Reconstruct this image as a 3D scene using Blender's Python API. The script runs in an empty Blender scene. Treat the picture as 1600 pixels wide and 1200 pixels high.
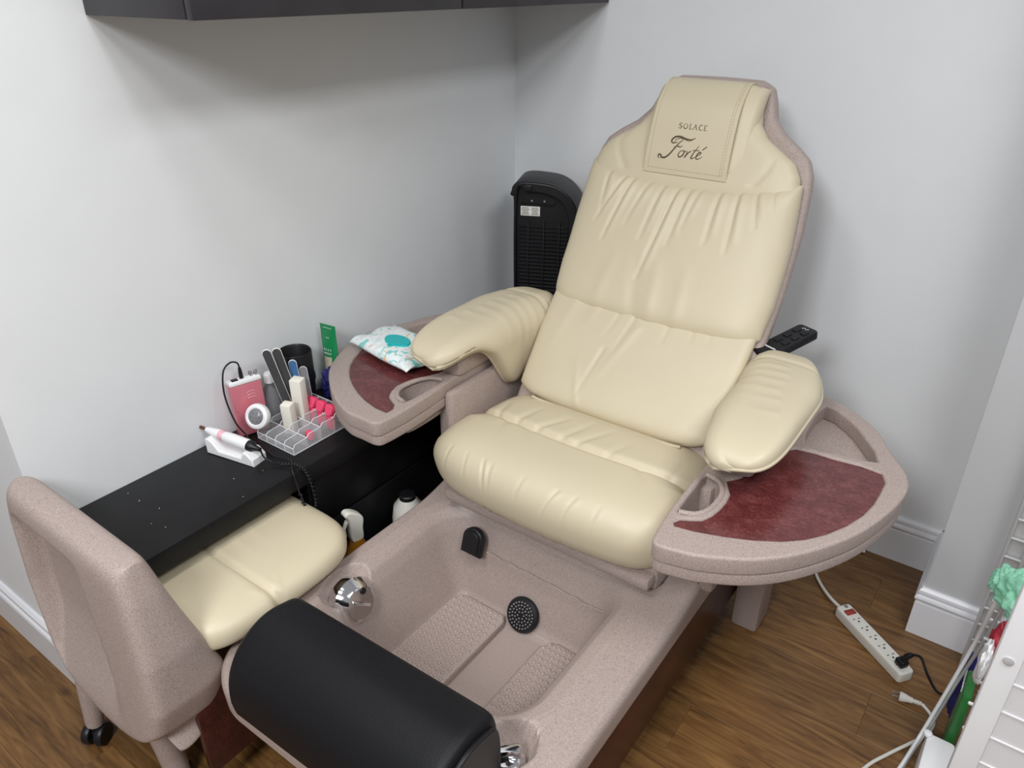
import bpy, bmesh, math, random
import numpy as np
from mathutils import Vector, Matrix
random.seed(7)
PI = math.pi
scene = bpy.context.scene
COL = scene.collection

# ------------------------------------------------------------------ camera
F_PX, PITCH, YAW = 1190.0, math.radians(28.0), math.radians(36.0)
cam_d = bpy.data.cameras.new('camera'); cam = bpy.data.objects.new('camera', cam_d); COL.objects.link(cam)
cam_d.sensor_width = 36.0; cam_d.lens = F_PX / 1600.0 * 36.0; cam_d.clip_start = 0.02
cam.location = (0, 0, 1.6)
cam.rotation_euler = (PI / 2 - PITCH, 0, YAW)
scene.camera = cam

# ------------------------------------------------------------------ world and lights
world = bpy.data.worlds.new('world'); scene.world = world; world.use_nodes = True
world.node_tree.nodes['Background'].inputs[0].default_value = (0.93, 0.96, 1.0, 1)
world.node_tree.nodes['Background'].inputs[1].default_value = 0.285
def area(name, loc, sx, sy, power, col=(1, .985, .96)):
    l = bpy.data.lights.new(name, 'AREA'); l.shape = 'RECTANGLE'; l.size = sx; l.size_y = sy
    l.energy = power; l.color = col
    o = bpy.data.objects.new(name, l); COL.objects.link(o); o.location = loc
    return o
area('ceiling_panel_light', (-1.00, 0.45, 2.62), 0.30, 0.22, 5.5, (1, .99, .97))
area('ceiling_panel_light', (-0.90, -0.10, 2.62), 0.50, 0.30, 9, (1, .99, .97))
area('ceiling_panel_light', (-0.25, -1.40, 2.62), 0.60, 1.20, 80, (.97, .99, 1))
area('ceiling_panel_light', (0.60, 0.60, 2.62), 0.60, 1.20, 31, (.98, .99, 1))
scene.view_settings.view_transform = 'Standard'
scene.view_settings.look = 'None'
scene.view_settings.exposure = 0.0
scene.view_settings.gamma = 1.0
scene.view_settings.use_curve_mapping = False

# ------------------------------------------------------------------ materials
def nt(name):
    m = bpy.data.materials.new(name); m.use_nodes = True
    t = m.node_tree; b = t.nodes['Principled BSDF']
    return m, t, b
def node(t, typ, **kw):
    n = t.nodes.new(typ)
    for k, v in kw.items(): setattr(n, k, v)
    return n
def coords(t, scale=(1, 1, 1), kind='Object'):
    c = node(t, 'ShaderNodeTexCoord'); m = node(t, 'ShaderNodeMapping'); m.inputs['Scale'].default_value = scale
    t.links.new(c.outputs[kind], m.inputs[0]); return m.outputs[0]
def noise(t, vec, scale, detail=4, rough=.5):
    n = node(t, 'ShaderNodeTexNoise'); n.inputs['Scale'].default_value = scale
    n.inputs['Detail'].default_value = detail; n.inputs['Roughness'].default_value = rough
    t.links.new(vec, n.inputs['Vector']); return n.outputs['Fac']
def ramp(t, fac, stops):
    r = node(t, 'ShaderNodeValToRGB'); e = r.color_ramp.elements
    while len(e) < len(stops): e.new(.5)
    for el, (p, c) in zip(e, stops): el.position = p; el.color = (*c, 1)
    t.links.new(fac, r.inputs[0]); return r.outputs[0]
def bump(t, b, h, strength, dist=.002):
    n = node(t, 'ShaderNodeBump'); n.inputs['Strength'].default_value = strength; n.inputs['Distance'].default_value = dist
    t.links.new(h, n.inputs['Height']); t.links.new(n.outputs[0], b.inputs['Normal'])
def plain(name, col, rough=.5, metal=0, bscale=0, bstr=.1, var=.04, coat=0, spec=.5):
    m, t, b = nt(name); b.inputs['Specular IOR Level'].default_value = spec
    v = coords(t)
    f = noise(t, v, 9)
    lo = tuple(max(0, c * (1 - var)) for c in col); hi = tuple(min(1, c * (1 + var)) for c in col)
    t.links.new(ramp(t, f, [(.3, lo), (.7, hi)]), b.inputs['Base Color'])
    b.inputs['Roughness'].default_value = rough; b.inputs['Metallic'].default_value = metal
    b.inputs['Coat Weight'].default_value = coat
    if bscale: bump(t, b, noise(t, v, bscale, 3), bstr)
    return m
def speckle(name, base, dark, light, rough=.55):
    m, t, b = nt(name); v = coords(t)
    f = noise(t, v, 420, 2, .6)
    c = ramp(t, f, [(.33, dark), (.45, base), (.58, base), (.70, light)])
    t.links.new(c, b.inputs['Base Color']); b.inputs['Roughness'].default_value = rough
    bump(t, b, noise(t, v, 300, 2), .12, .001); return m
def burl(name, a, bcol, c3, scale=26, rough=.22):
    m, t, b = nt(name); v = coords(t, (1, 1.5, 1))
    n1 = noise(t, v, scale, 6, .65)
    d = node(t, 'ShaderNodeTexNoise'); d.inputs['Scale'].default_value = scale * 2.6; d.inputs['Detail'].default_value = 6; d.inputs['Distortion'].default_value = 2.2
    t.links.new(v, d.inputs['Vector'])
    mx = node(t, 'ShaderNodeMath', operation='ADD'); t.links.new(n1, mx.inputs[0]); t.links.new(d.outputs['Fac'], mx.inputs[1])
    hf = node(t, 'ShaderNodeMath', operation='MULTIPLY'); t.links.new(mx.outputs[0], hf.inputs[0]); hf.inputs[1].default_value = .5
    t.links.new(ramp(t, hf.outputs[0], [(.36, a), (.5, bcol), (.62, c3)]), b.inputs['Base Color'])
    b.inputs['Roughness'].default_value = rough; return m
def planks_mat():
    m, t, b = nt('floor_plank'); 
    oi = node(t, 'ShaderNodeObjectInfo')
    c = node(t, 'ShaderNodeTexCoord'); mp = node(t, 'ShaderNodeMapping'); mp.inputs['Scale'].default_value = (1.6, 16, 1)
    t.links.new(c.outputs['Object'], mp.inputs[0])
    cb = node(t, 'ShaderNodeCombineXYZ'); mu = node(t, 'ShaderNodeMath', operation='MULTIPLY'); mu.inputs[1].default_value = 37
    t.links.new(oi.outputs['Random'], mu.inputs[0]); t.links.new(mu.outputs[0], cb.inputs[0]); t.links.new(mu.outputs[0], cb.inputs[1])
    t.links.new(cb.outputs[0], mp.inputs['Location'])
    n1 = node(t, 'ShaderNodeTexNoise'); n1.inputs['Scale'].default_value = 3.0; n1.inputs['Detail'].default_value = 8; n1.inputs['Roughness'].default_value = .62; n1.inputs['Distortion'].default_value = 1.1
    t.links.new(mp.outputs[0], n1.inputs['Vector'])
    col = ramp(t, n1.outputs['Fac'], [(.28, (.070, .030, .008)), (.47, (.148, .070, .021)), (.60, (.208, .104, .033)), (.78, (.27, .145, .052))])
    hsv = node(t, 'ShaderNodeHueSaturation')
    mr = node(t, 'ShaderNodeMapRange'); mr.inputs[3].default_value = .88; mr.inputs[4].default_value = 1.16
    t.links.new(oi.outputs['Random'], mr.inputs[0]); t.links.new(mr.outputs[0], hsv.inputs['Value']); t.links.new(col, hsv.inputs['Color'])
    t.links.new(hsv.outputs[0], b.inputs['Base Color']); b.inputs['Roughness'].default_value = .42
    bump(t, b, n1.outputs['Fac'], .15, .001); return m
def glassy(name, col, rough=.05, ior=1.45, tr=.9, alpha=1):
    m, t, b = nt(name)
    f = noise(t, coords(t), 20)
    t.links.new(ramp(t, f, [(.2, tuple(c * .96 for c in col)), (.8, col)]), b.inputs['Base Color'])
    b.inputs['Roughness'].default_value = rough; b.inputs['IOR'].default_value = ior
    b.inputs['Transmission Weight'].default_value = tr; b.inputs['Alpha'].default_value = alpha; return m
def leather(name, col, rough=.45, spec=.5):
    m, t, b = nt(name); v = coords(t); b.inputs['Specular IOR Level'].default_value = spec
    f = noise(t, v, 5, 3)
    t.links.new(ramp(t, f, [(.3, tuple(c * .96 for c in col)), (.7, col)]), b.inputs['Base Color'])
    vo = node(t, 'ShaderNodeTexVoronoi'); vo.inputs['Scale'].default_value = 420; t.links.new(v, vo.inputs['Vector'])
    b.inputs['Roughness'].default_value = rough
    bump(t, b, vo.outputs['Distance'], .10 if spec > .3 else .35, .0008); return m
def wipes_mat():
    m, t, b = nt('wipes_print'); v = coords(t)
    base = (.80, .86, .86)
    col = None
    for sc, th, c in ((22, .60, (.22, .62, .58)), (31, .63, (.85, .52, .28)), (43, .64, (.45, .72, .74)), (60, .67, (.75, .25, .35))):
        n = node(t, 'ShaderNodeTexNoise'); n.inputs['Scale'].default_value = sc; n.inputs['Detail'].default_value = 2; n.inputs['Distortion'].default_value = 1.5
        t.links.new(v, n.inputs['Vector'])
        r = ramp(t, n.outputs['Fac'], [(th, (0, 0, 0)), (th + .02, (1, 1, 1))])
        mx = node(t, 'ShaderNodeMix', data_type='RGBA')
        t.links.new(r, mx.inputs[0])
        if col is None: mx.inputs[6].default_value = (*base, 1)
        else: t.links.new(col, mx.inputs[6])
        mx.inputs[7].default_value = (*c, 1); col = mx.outputs[2]
    t.links.new(col, b.inputs['Base Color']); b.inputs['Roughness'].default_value = .3
    bump(t, b, noise(t, v, 60, 3), .3, .002); return m

M = {
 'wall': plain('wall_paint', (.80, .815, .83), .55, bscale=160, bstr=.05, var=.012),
 'wall_grey': plain('pillar_grey', (.56, .562, .575), .55, bscale=160, bstr=.05, var=.012),  # pillar tone, darker and greyer than the other walls
 'trim': plain('white_trim_paint', (.78, .78, .81), .3, var=.015),
 'plank': planks_mat(),
 'subfloor': plain('subfloor', (.10, .055, .025), .7),
 'cream': leather('cream_leather', (.640, .560, .402)),
 'creamdark': leather('cream_piping', (.60, .52, .375)),
 'taupe': speckle('speckled_taupe_plastic', (.402, .324, .292), (.26, .195, .175), (.52, .43, .40)),
 'taupe2': speckle('speckled_taupe_basin', (.402, .324, .292), (.28, .21, .19), (.50, .42, .39), .45),
 'burl': burl('burl_wood_inlay', (.075, .014, .015), (.120, .026, .027), (.180, .052, .052)),
 'redwood': burl('dark_red_panel', (.030, .006, .005), (.050, .010, .008), (.075, .016, .012), 12, .3),
 'black': plain('black_plastic', (.010, .010, .012), .4, var=.2, spec=.35),
 'blackv': leather('black_vinyl', (.008, .008, .010), .5, .22),
 'blackdesk': plain('black_desk_veneer', (.008, .008, .009), .4, bscale=80, bstr=.04, var=.3, spec=.25),
 'cabinet': plain('dark_cabinet_laminate', (.030, .027, .032), .5, bscale=90, bstr=.05, var=.2),
 'chrome': plain('chrome', (.85, .85, .87), .08, 1.0, var=.01),
 'steel': plain('brushed_steel', (.55, .55, .56), .3, 1.0),
 'silver': plain('silver_wire', (.62, .63, .63), .35, .35, var=.03),
 'white': plain('white_plastic', (.82, .82, .83), .35, var=.01),
 'offwhite': plain('off_white_plastic', (.70, .68, .62), .4, var=.02),
 'rack': plain('white_powder_coat', (.70, .69, .70), .45, var=.02),
 'foam': plain('white_foam', (.82, .79, .70), .9, bscale=500, bstr=.3, var=.03),
 'pink': plain('metallic_pink', (.72, .22, .27), .3, .35, var=.04),
 'hotpink': plain('hot_pink_foam', (.85, .07, .17), .7, var=.06),
 'palepink': plain('pale_pink_plastic', (.80, .45, .50), .35),
 'blue': plain('royal_blue_mesh', (.016, .016, .16), .7, bscale=140, bstr=.8, var=.4),
 'blue2': plain('blue_nail_file', (.05, .16, .36), .8, var=.1),
 'grey': plain('dark_grey_nail_file', (.055, .055, .058), .85, var=.15),
 'grey2': plain('grey_nail_file', (.20, .20, .22), .85, var=.15),
 'cablegrey': plain('grey_cable_sheath', (.42, .42, .43), .5, var=.03),
 'lens': plain('smoked_lens', (.20, .20, .21), .25, var=.3),
 'acrylic': glassy('clear_acrylic', (.97, .98, 1.0), .03, 1.2, 0, .16),
 'acrylic_edge': glassy('acrylic_bright_edge', (.85, .88, .92), .1, 1.4, 0, .75),  # pale colour imitates the light gathered in acrylic edges
 'clear': glassy('clear_plastic', (.9, .92, .95), .1),
 'green': plain('green_tube', (.012, .25, .085), .35, var=.05),
 'greenbag': glassy('green_plastic_bag', (.36, .78, .56), .2, 1.15, .2, .72),
 'greend': plain('green_packet', (.02, .16, .03), .4, var=.2),
 'red': plain('red_packet', (.42, .03, .05), .4, var=.2),
 'teal': plain('teal_lid', (.0, .46, .47), .35, var=.02),
 'wipes': wipes_mat(),
 'redswitch': plain('red_switch', (.30, .035, .02), .25, var=.05),
 'ink': plain('brown_embroidery', (.12, .085, .05), .7, var=.1),
 'inkw': plain('white_print', (.72, .74, .74), .5, var=.02),
 'thread': plain('stitch_thread', (.48, .38, .24), .8, var=.05),
 'amber': glassy('amber_liquid', (.55, .22, .02), .1, 1.4, .5),
 'skin': plain('printed_photo_patch', (.62, .52, .42), .5, var=.35),
 'paper': plain('paper_label', (.80, .80, .76), .6, var=.03),
 'gold': plain('gold_print', (.40, .20, .03), .6, var=.2),
 'bronze': plain('bronze_burr', (.17, .08, .05), .35, .8, var=.1),
}

# ------------------------------------------------------------------ geometry helpers
WLOC = {}
class MB:
    def __init__(s): s.v = []; s.f = []
    def add(s, V, F, X=None):
        o = len(s.v)
        for p in V:
            p = Vector(p)
            s.v.append(tuple(X @ p) if X is not None else tuple(p))
        s.f += [tuple(i + o for i in f) for f in F]; return s
    def box(s, c, d, b=0, X=None, seg=2):
        bm = bmesh.new(); bmesh.ops.create_cube(bm, size=1)
        for v in bm.verts: v.co = Vector((v.co.x * d[0], v.co.y * d[1], v.co.z * d[2])) + Vector(c)
        if b: bmesh.ops.bevel(bm, geom=list(bm.edges), offset=min(b, min(d) * .49), segments=seg, affect='EDGES', profile=.5)
        bm.verts.index_update()
        s.add([v.co for v in bm.verts], [[v.index for v in f.verts] for f in bm.faces], X); bm.free(); return s
    def tube(s, path, r, n=8, closed=False):
        P = [Vector(p) for p in path]; N = len(P)
        R = r if isinstance(r, (list, tuple)) else [r] * N
        up = None; V = []; 
        for i in range(N):
            if closed: t = P[(i + 1) % N] - P[i - 1]
            else: t = P[min(i + 1, N - 1)] - P[max(i - 1, 0)]
            if t.length < 1e-9: t = Vector((0, 0, 1))
            t.normalize()
            if up is None: up = t.orthogonal().normalized()
            else:
                up = up - t * up.dot(t); up = up.normalized() if up.length > 1e-6 else t.orthogonal().normalized()
            w = t.cross(up)
            for k in range(n):
                a = 2 * PI * k / n; V.append(P[i] + (up * math.cos(a) + w * math.sin(a)) * R[i])
        Fs = []
        for i in range(N if closed else N - 1):
            j = (i + 1) % N
            for k in range(n): Fs.append((i * n + k, i * n + (k + 1) % n, j * n + (k + 1) % n, j * n + k))
        if not closed: Fs += [tuple(range(n))[::-1], tuple((N - 1) * n + k for k in range(n))]
        return s.add(V, Fs)
    def lathe(s, prof, n=24, X=None):
        V = []; Fs = []
        for r, z in prof:
            for k in range(n): a = 2 * PI * k / n; V.append((r * math.cos(a), r * math.sin(a), z))
        for i in range(len(prof) - 1):
            for k in range(n): Fs.append((i * n + k, i * n + (k + 1) % n, (i + 1) * n + (k + 1) % n, (i + 1) * n + k))
        Fs += [tuple(range(n))[::-1], tuple((len(prof) - 1) * n + k for k in range(n))]
        return s.add(V, Fs, X)
    def prism(s, poly, z0, z1, X=None):
        n = len(poly)
        V = [(x, y, z0) for x, y in poly] + [(x, y, z1) for x, y in poly]
        Fs = [tuple(range(n))[::-1], tuple(range(n, 2 * n))] + [(i, (i + 1) % n, n + (i + 1) % n, n + i) for i in range(n)]
        return s.add(V, Fs, X)
    def plate(s, loops, z0, z1, bev=0.0, X=None, res=3):
        cu = bpy.data.curves.new('t', 'CURVE'); cu.dimensions = '2D'; cu.fill_mode = 'BOTH'
        bev = min(bev, (z1 - z0) * .49)
        cu.extrude = (z1 - z0) / 2 - bev; cu.bevel_depth = bev; cu.bevel_resolution = res
        cu.offset = -bev
        for lp in loops:
            sp = cu.splines.new('POLY'); sp.points.add(len(lp) - 1); sp.use_cyclic_u = True
            for p, q in zip(sp.points, lp): p.co = (q[0], q[1], 0, 1)
        o = bpy.data.objects.new('t', cu); COL.objects.link(o)
        dg = bpy.context.evaluated_depsgraph_get(); me = bpy.data.meshes.new_from_object(o.evaluated_get(dg))
        T = Matrix.Translation((0, 0, (z0 + z1) / 2)); T = X @ T if X is not None else T
        s.add([v.co for v in me.vertices], [tuple(p.vertices) for p in me.polygons], T)
        bpy.data.objects.remove(o); bpy.data.curves.remove(cu); bpy.data.meshes.remove(me); return s
    def grid(s, A, flip=False):
        nu, nv = A.shape[:2]
        Fs = []
        for i in range(nu - 1):
            for j in range(nv - 1):
                q = (i * nv + j, (i + 1) * nv + j, (i + 1) * nv + j + 1, i * nv + j + 1)
                Fs.append(q[::-1] if flip else q)
        return s.add(A.reshape(-1, 3), Fs)
    def build(s, name, mat, parent=None, smooth=35, weld=0.0):
        return mk(name, s.v, s.f, mat, parent, smooth, weld)
def mk(name, V, Fs, mat, parent=None, smooth=35, weld=0.0):
    A = np.array([tuple(v) for v in V], float)
    lo, hi = A.min(0), A.max(0); c = Vector(((lo[0] + hi[0]) / 2, (lo[1] + hi[1]) / 2, lo[2]))
    me = bpy.data.meshes.new(name)
    me.from_pydata([tuple(p) for p in (A - np.array(c))], [], Fs)
    if weld:
        bm = bmesh.new(); bm.from_mesh(me); bmesh.ops.remove_doubles(bm, verts=bm.verts, dist=weld)
        bmesh.ops.recalc_face_normals(bm, faces=bm.faces); bm.to_mesh(me); bm.free()
    else:
        bm = bmesh.new(); bm.from_mesh(me); bmesh.ops.recalc_face_normals(bm, faces=bm.faces); bm.to_mesh(me); bm.free()
    me.materials.append(M[mat])
    if smooth:
        me.shade_smooth()
        if smooth < 180: me.set_sharp_from_angle(angle=math.radians(smooth))
    o = bpy.data.objects.new(name, me); COL.objects.link(o); o.location = c; WLOC[o.name] = c
    if parent is not None:
        o.parent = parent; o.matrix_parent_inverse = Matrix.Translation(-WLOC[parent.name])
    return o
def thing(name, loc, label, cat, group=None):
    o = bpy.data.objects.new(name, None); COL.objects.link(o); o.location = loc; o.empty_display_size = .05
    WLOC[o.name] = Vector(loc); return tag(o, label, cat, group)
def tag(o, label, cat, group=None):
    o['label'] = label; o['category'] = cat
    if group: o['group'] = group
    return o
def struct(o): o['kind'] = 'structure'; return o
def cr(pts, n=8, closed=False):
    P = [np.array(p, float) for p in pts]; N = len(P); out = []
    for i in range(N if closed else N - 1):
        g = (lambda k: P[k % N]) if closed else (lambda k: P[min(max(k, 0), N - 1)])
        a, b, c, d = g(i - 1), g(i), g(i + 1), g(i + 2)
        for k in range(n):
            t = k / n
            out.append(.5 * (2 * b + (c - a) * t + (2 * a - 5 * b + 4 * c - d) * t * t + (3 * b - a - 3 * c + d) * t ** 3))
    if not closed: out.append(P[-1])
    return [tuple(map(float, q)) for q in out]
def sst(x, a, b): t = np.clip((x - a) / (b - a), 0, 1); return t * t * (3 - 2 * t)
def cushion(surf, tt, tb, nu=60, nv=60, a=5.0, b=2.0, disp=None, av=None):
    """two-sided soft pad: surf(U,V)->(nu,nv,3) mid surface on [-1,1]^2, padded out along its normal"""
    u = np.sin(np.linspace(-1, 1, nu) * PI / 2); v = np.sin(np.linspace(-1, 1, nv) * PI / 2)
    U, V = np.meshgrid(u, v, indexing='ij')
    Pm = surf(U, V); e = .004; Uc = np.clip(U, -.985, .985); Vc = np.clip(V, -.985, .985)
    dU = surf(Uc + e, Vc) - surf(Uc - e, Vc); dV = surf(Uc, Vc + e) - surf(Uc, Vc - e)
    N = np.cross(dU, dV); N /= np.maximum(np.linalg.norm(N, axis=2, keepdims=True), 1e-9)
    av = av or a
    pr = np.power(np.clip(1 - np.abs(U) ** a, 0, 1), 1 / b) * np.power(np.clip(1 - np.abs(V) ** av, 0, 1), 1 / b)
    d = disp(U, V) if disp is not None else 0 * U
    if callable(tb): tb = tb(U, V)
    top = Pm + N * (tt * pr + d * pr)[..., None]; bot = Pm - N * (tb * pr)[..., None]
    mb = MB(); mb.grid(top); mb.grid(bot, True); return mb
def wr(U, V, u0, v0, u1, v1, w, amp):
    """a soft crease along a segment in (u, v)"""
    dx, dy = u1 - u0, v1 - v0; L2 = dx * dx + dy * dy
    t = np.clip(((U - u0) * dx + (V - v0) * dy) / L2, 0, 1)
    d2 = (U - u0 - t * dx) ** 2 + (V - v0 - t * dy) ** 2
    return amp * np.exp(-d2 / w ** 2) * (1 - .75 * t)
def rrect(hx, y0, y1, r, k=10):
    pts = []
    for cx, cy, a0 in ((hx - r, y1 - r, 0), (-hx + r, y1 - r, 90), (-hx + r, y0 + r, 180), (hx - r, y0 + r, 270)):
        for i in range(k + 1):
            a = math.radians(a0 + 90 * i / k); pts.append((cx + r * math.cos(a), cy + r * math.sin(a)))
    return pts
def sdrr(x, y, hx, y0, y1, r):
    qx = np.abs(x) - (hx - r); qy = np.abs(y - (y0 + y1) / 2) - ((y1 - y0) / 2 - r)
    return np.hypot(np.maximum(qx, 0), np.maximum(qy, 0)) + np.minimum(np.maximum(qx, qy), 0) - r
def RZ(loc, ang): return Matrix.Translation(loc) @ Matrix.Rotation(ang, 4, 'Z')
def sharedcopy(src, parent, loc):
    o = src.copy(); COL.objects.link(o); o.location = loc; WLOC[o.name] = Vector(loc)
    if parent is not None:
        o.parent = parent; o.matrix_parent_inverse = Matrix.Translation(-WLOC[parent.name])
    return o

# ------------------------------------------------------------------ the room
XL, YB, YC = -1.585, 2.2, 0.458          # left wall, back wall, near corner of the left wall
PX, PY = -0.012, 1.91                    # pillar: left face and front face
def wallbox(name, x0, x1, y0, y1, mat='wall', z1=2.7):
    return struct(MB().box(((x0 + x1) / 2, (y0 + y1) / 2, z1 / 2), (x1 - x0, y1 - y0, z1)).build(name, mat, None, 0))
wallbox('wall_left', -4.5, XL, YC, YB + .1)
wallbox('wall_back', XL, 1.6, YB, YB + .1)
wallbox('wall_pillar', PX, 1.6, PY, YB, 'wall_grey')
BASEP = [(0, 0), (.014, 0), (.014, .108), (.0125, .112), (.011, .112), (.011, .116), (.016, .118), (.018, .124), (.016, .130), (.010, .133), (.010, .137), (.013, .141), (.012, .149), (.006, .156), (0, .156)]
def baseboard(name, path, out):
    """profile swept along a floor path; out = outward unit vectors at the points"""
    mb = MB(); n = len(BASEP); V = []; Fs = []
    for (x, y), (ox, oy) in zip(path, out):
        for d, z in BASEP: V.append((x + ox * d, y + oy * d, z))
    for i in range(len(path) - 1):
        for k in range(n - 1): Fs.append((i * n + k, i * n + k + 1, (i + 1) * n + k + 1, (i + 1) * n + k))
    Fs += [tuple(range(n)), tuple((len(path) - 1) * n + k for k in range(n))]
    mb.add(V, Fs); return struct(mb.build(name, 'trim', None, 20))
baseboard('baseboard_left', [(-4.5, YC), (XL, YC), (XL, YB)], [(0, -1), (1, -1), (1, 0)])
baseboard('baseboard_back', [(XL, YB), (PX, YB)], [(0, -1), (0, -1)])
baseboard('baseboard_pillar', [(PX, YB), (PX, PY), (1.6, PY)], [(-1, 0), (-1, -1), (0, -1)])
fl = struct(MB().box((-1.4, .3, -.03), (6.4, 4.2, .04)).build('floor', 'subfloor', None, 0))
PW, PL = .152, 1.22
plank0 = None
for j in range(26):
    y = YB + .03 - PW * (j + .5)
    off = (j * .433) % PL
    for i in range(-2, 4):
        x0 = -3.0 + off + i * PL
        if x0 > 1.4 or x0 + PL < -4.4: continue
        loc = (x0 + PL / 2, y, -.010)
        if plank0 is None:
            plank0 = MB().box((loc[0], loc[1], -.005), (PL - .0003, PW - .0003, .010), .0004, seg=1).build('plank', 'plank', fl, 0)
        else: sharedcopy(plank0, fl, loc)

# ------------------------------------------------------------------ wall cabinet
cab = thing('wall_cabinet', (-1.41, 1.5, 1.54), 'dark charcoal wall cabinet hung on the left wall above the desk', 'cabinet')
cx0, cx1, cy0, cy1, cz0, cz1 = XL + .002, -1.262, .815, YB - .005, 1.54, 2.25
MB().box(((cx0 + cx1) / 2, (cy0 + cy1) / 2, (cz0 + cz1) / 2), (cx1 - cx0, cy1 - cy0, cz1 - cz0), .0015).build('carcass', 'cabinet', cab)
for a, b in ((cy0, 1.515), (1.519, cy1)):
    MB().box((cx1 + .0105, (a + b) / 2, (cz0 + cz1) / 2 - .001), (.018, b - a - .002, cz1 - cz0), .0015).build('door', 'cabinet', cab)

# ------------------------------------------------------------------ pedicure chair
XC = -.79
ch = thing('pedicure_chair', (XC, 1.15, 0), 'cream leather pedicure spa chair with taupe foot basin and two side trays', 'pedicure chair')
def W(P): P = np.array(P, float); P[..., 0] += XC; return P

# --- foot basin: rings from the outer lip inwards, heights from one relief function
OPEN = (.265, .765, 1.235, .10); OX = -.030
def relief(x, y):
    d = sdrr(x - OX, y, *OPEN)
    z = np.interp(d, [-.092, -.078, -.066, -.018, -.004, .014, .040, 1], [.146, .150, .166, .330, .360, .377, .383, .383])
    z = z + .028 * sst(y, 1.16, 1.36) * sst(d, -.02, .03)
    # hollows in the rim that hold the two chrome controls
    for hx, hy, rx, ry, dep in ((.252, .735, .050, .056, .065), (-.290, .852, .052, .076, .070)):
        q = ((x - hx) / rx) ** 2 + ((y - hy) / ry) ** 2
        zz = .383 - dep * np.clip(1 - q, 0, 1) ** .8
        z = np.where(q < 1, np.minimum(z, zz), z)
    return z
def rr2(hx, y0, y1, r, cx=0.0, k=18, m=70):
    c = [(hx - r, y1 - r, 0), (-hx + r, y1 - r, 90), (-hx + r, y0 + r, 180), (hx - r, y0 + r, 270)]; pts = []
    for q, (px, py, a0) in enumerate(c):
        for i in range(k + 1):
            a = math.radians(a0 + 90 * i / k); pts.append((cx + px + r * math.cos(a), py + r * math.sin(a)))
        nx_, ny_, na = c[(q + 1) % 4]
        e = (cx + nx_ + r * math.cos(math.radians(na)), ny_ + r * math.sin(math.radians(na))); b = pts[-1]
        for i in range(1, m): t_ = i / m; pts.append((b[0] * (1 - t_) + e[0] * t_, b[1] * (1 - t_) + e[1] * t_))
    return np.array(pts)
TB = (.370, .500, 1.78, .14)
outer = rr2(*TB); mid = rr2(.305, .725, 1.275, .125, OX); inn = rr2(.14, .90, 1.10, .05, OX)
rows = []
for t in np.linspace(0, 1, 46): rows.append(outer * (1 - t) + mid * t)
for t in np.linspace(0, 1, 56)[1:]: rows.append(mid * (1 - t) + inn * t)
ctr = np.array([OX, 1.0])
for t in np.linspace(0, 1, 8)[1:]: rows.append(inn * (1 - t) + ctr * t)
R = np.array(rows); Z = relief(R[..., 0], R[..., 1])
edge = sdrr(R[..., 0], R[..., 1], *TB)
Z = Z - .012 * np.clip(1 + edge / .014, 0, 1) ** 2
top = np.concatenate([R, Z[..., None]], 2)
zl = top[0, :, 2]
skirt = []
for off, zz in ((-.004, .315), (.0, .318), (.0015, None)):
    o2 = rr2(TB[0] + off, TB[1] - off, TB[2] + off, TB[3])
    skirt.append(np.concatenate([o2, (np.full(len(o2), zz) if zz else zl - .012)[:, None]], 1))
under = rr2(.345, .53, 1.75, .12); under = np.concatenate([under, np.full((len(under), 1), .318)], 1)
allr = np.concatenate([under[None], np.array(skirt), top], 0)
allr = np.concatenate([allr, allr[:, :1]], 1)
tub = MB().grid(W(allr)).build('foot_basin', 'taupe2', ch, 50, weld=1e-5)
# studded foot plates inside the basin
bumpmesh = None
for x0, x1, sx in ((-.222, -.058, 1), (.058, .160, -1)):
    pl = MB().plate([[(XC + x, y) for x, y in cr([(x0, .84), (x1, .84), (x1, 1.13), (x1 - .010, 1.150), (x0 + .03, 1.152), (x0, 1.12)], 1, True)]], .146, .170, .006).build('foot_plate', 'taupe2', ch, 40)
    b = MB()
    ny = 18; nx = 9 if sx > 0 else 6
    for i in range(nx):
        for j in range(ny):
            px = x0 + .012 + (x1 - x0 - .024) * (i + (.5 if j % 2 else 0)) / (nx - .5); py = .852 + .285 * j / (ny - 1)
            b.lathe([(.0058, .169), (.0050, .1722), (.0028, .1738), (.0006, .1742)], 8, Matrix.Translation((XC + px, py, 0)))
    o = b.build('foot_plate_studs', 'taupe2', pl, 80); o['kind'] = 'stuff'
# uneven bead of sealant across the back wall of the basin
random.seed(3)
MB().tube(cr([(XC - .150 + .385 * i / 16, 1.226 - .042 + random.uniform(-.001, .001), .312 - .012 * (i / 16) + random.uniform(-.003, .003)) for i in range(17)], 3), .0016, 6).build('sealant_bead', 'taupe', tub, 80)
# black water inlet with rounded top and black perforated drain cover on the back wall
inl = MB()
dpoly = [(-.024, 0), (.024, 0)] + [(.024 * math.cos(a), .034 + .022 * math.sin(a)) for a in np.linspace(0, PI, 14)]
Xin = Matrix.Translation((XC - .192, 1.184, .290)) @ Matrix.Rotation(math.radians(72), 4, 'X') @ Matrix.Scale(1.3, 4)
inl.plate([dpoly], 0, .016, .004, Xin)
ib = inl.build('water_inlet', 'black', ch, 40)
MB().plate([[(x * .72, .006 + y * .78) for x, y in dpoly]], .015, .019, .002, Xin).build('inlet_hood', 'black', ib, 40)
Xd = Matrix.Translation((XC - .022, 1.168, .186)) @ Matrix.Rotation(math.radians(62), 4, 'X')
dr = MB().lathe([(.002, .0), (.045, 0), (.046, .006), (.043, .011), (.036, .013), (.001, .016)], 40, Xd).build('drain_cover', 'black', ch, 30)
hb = MB()
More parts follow.
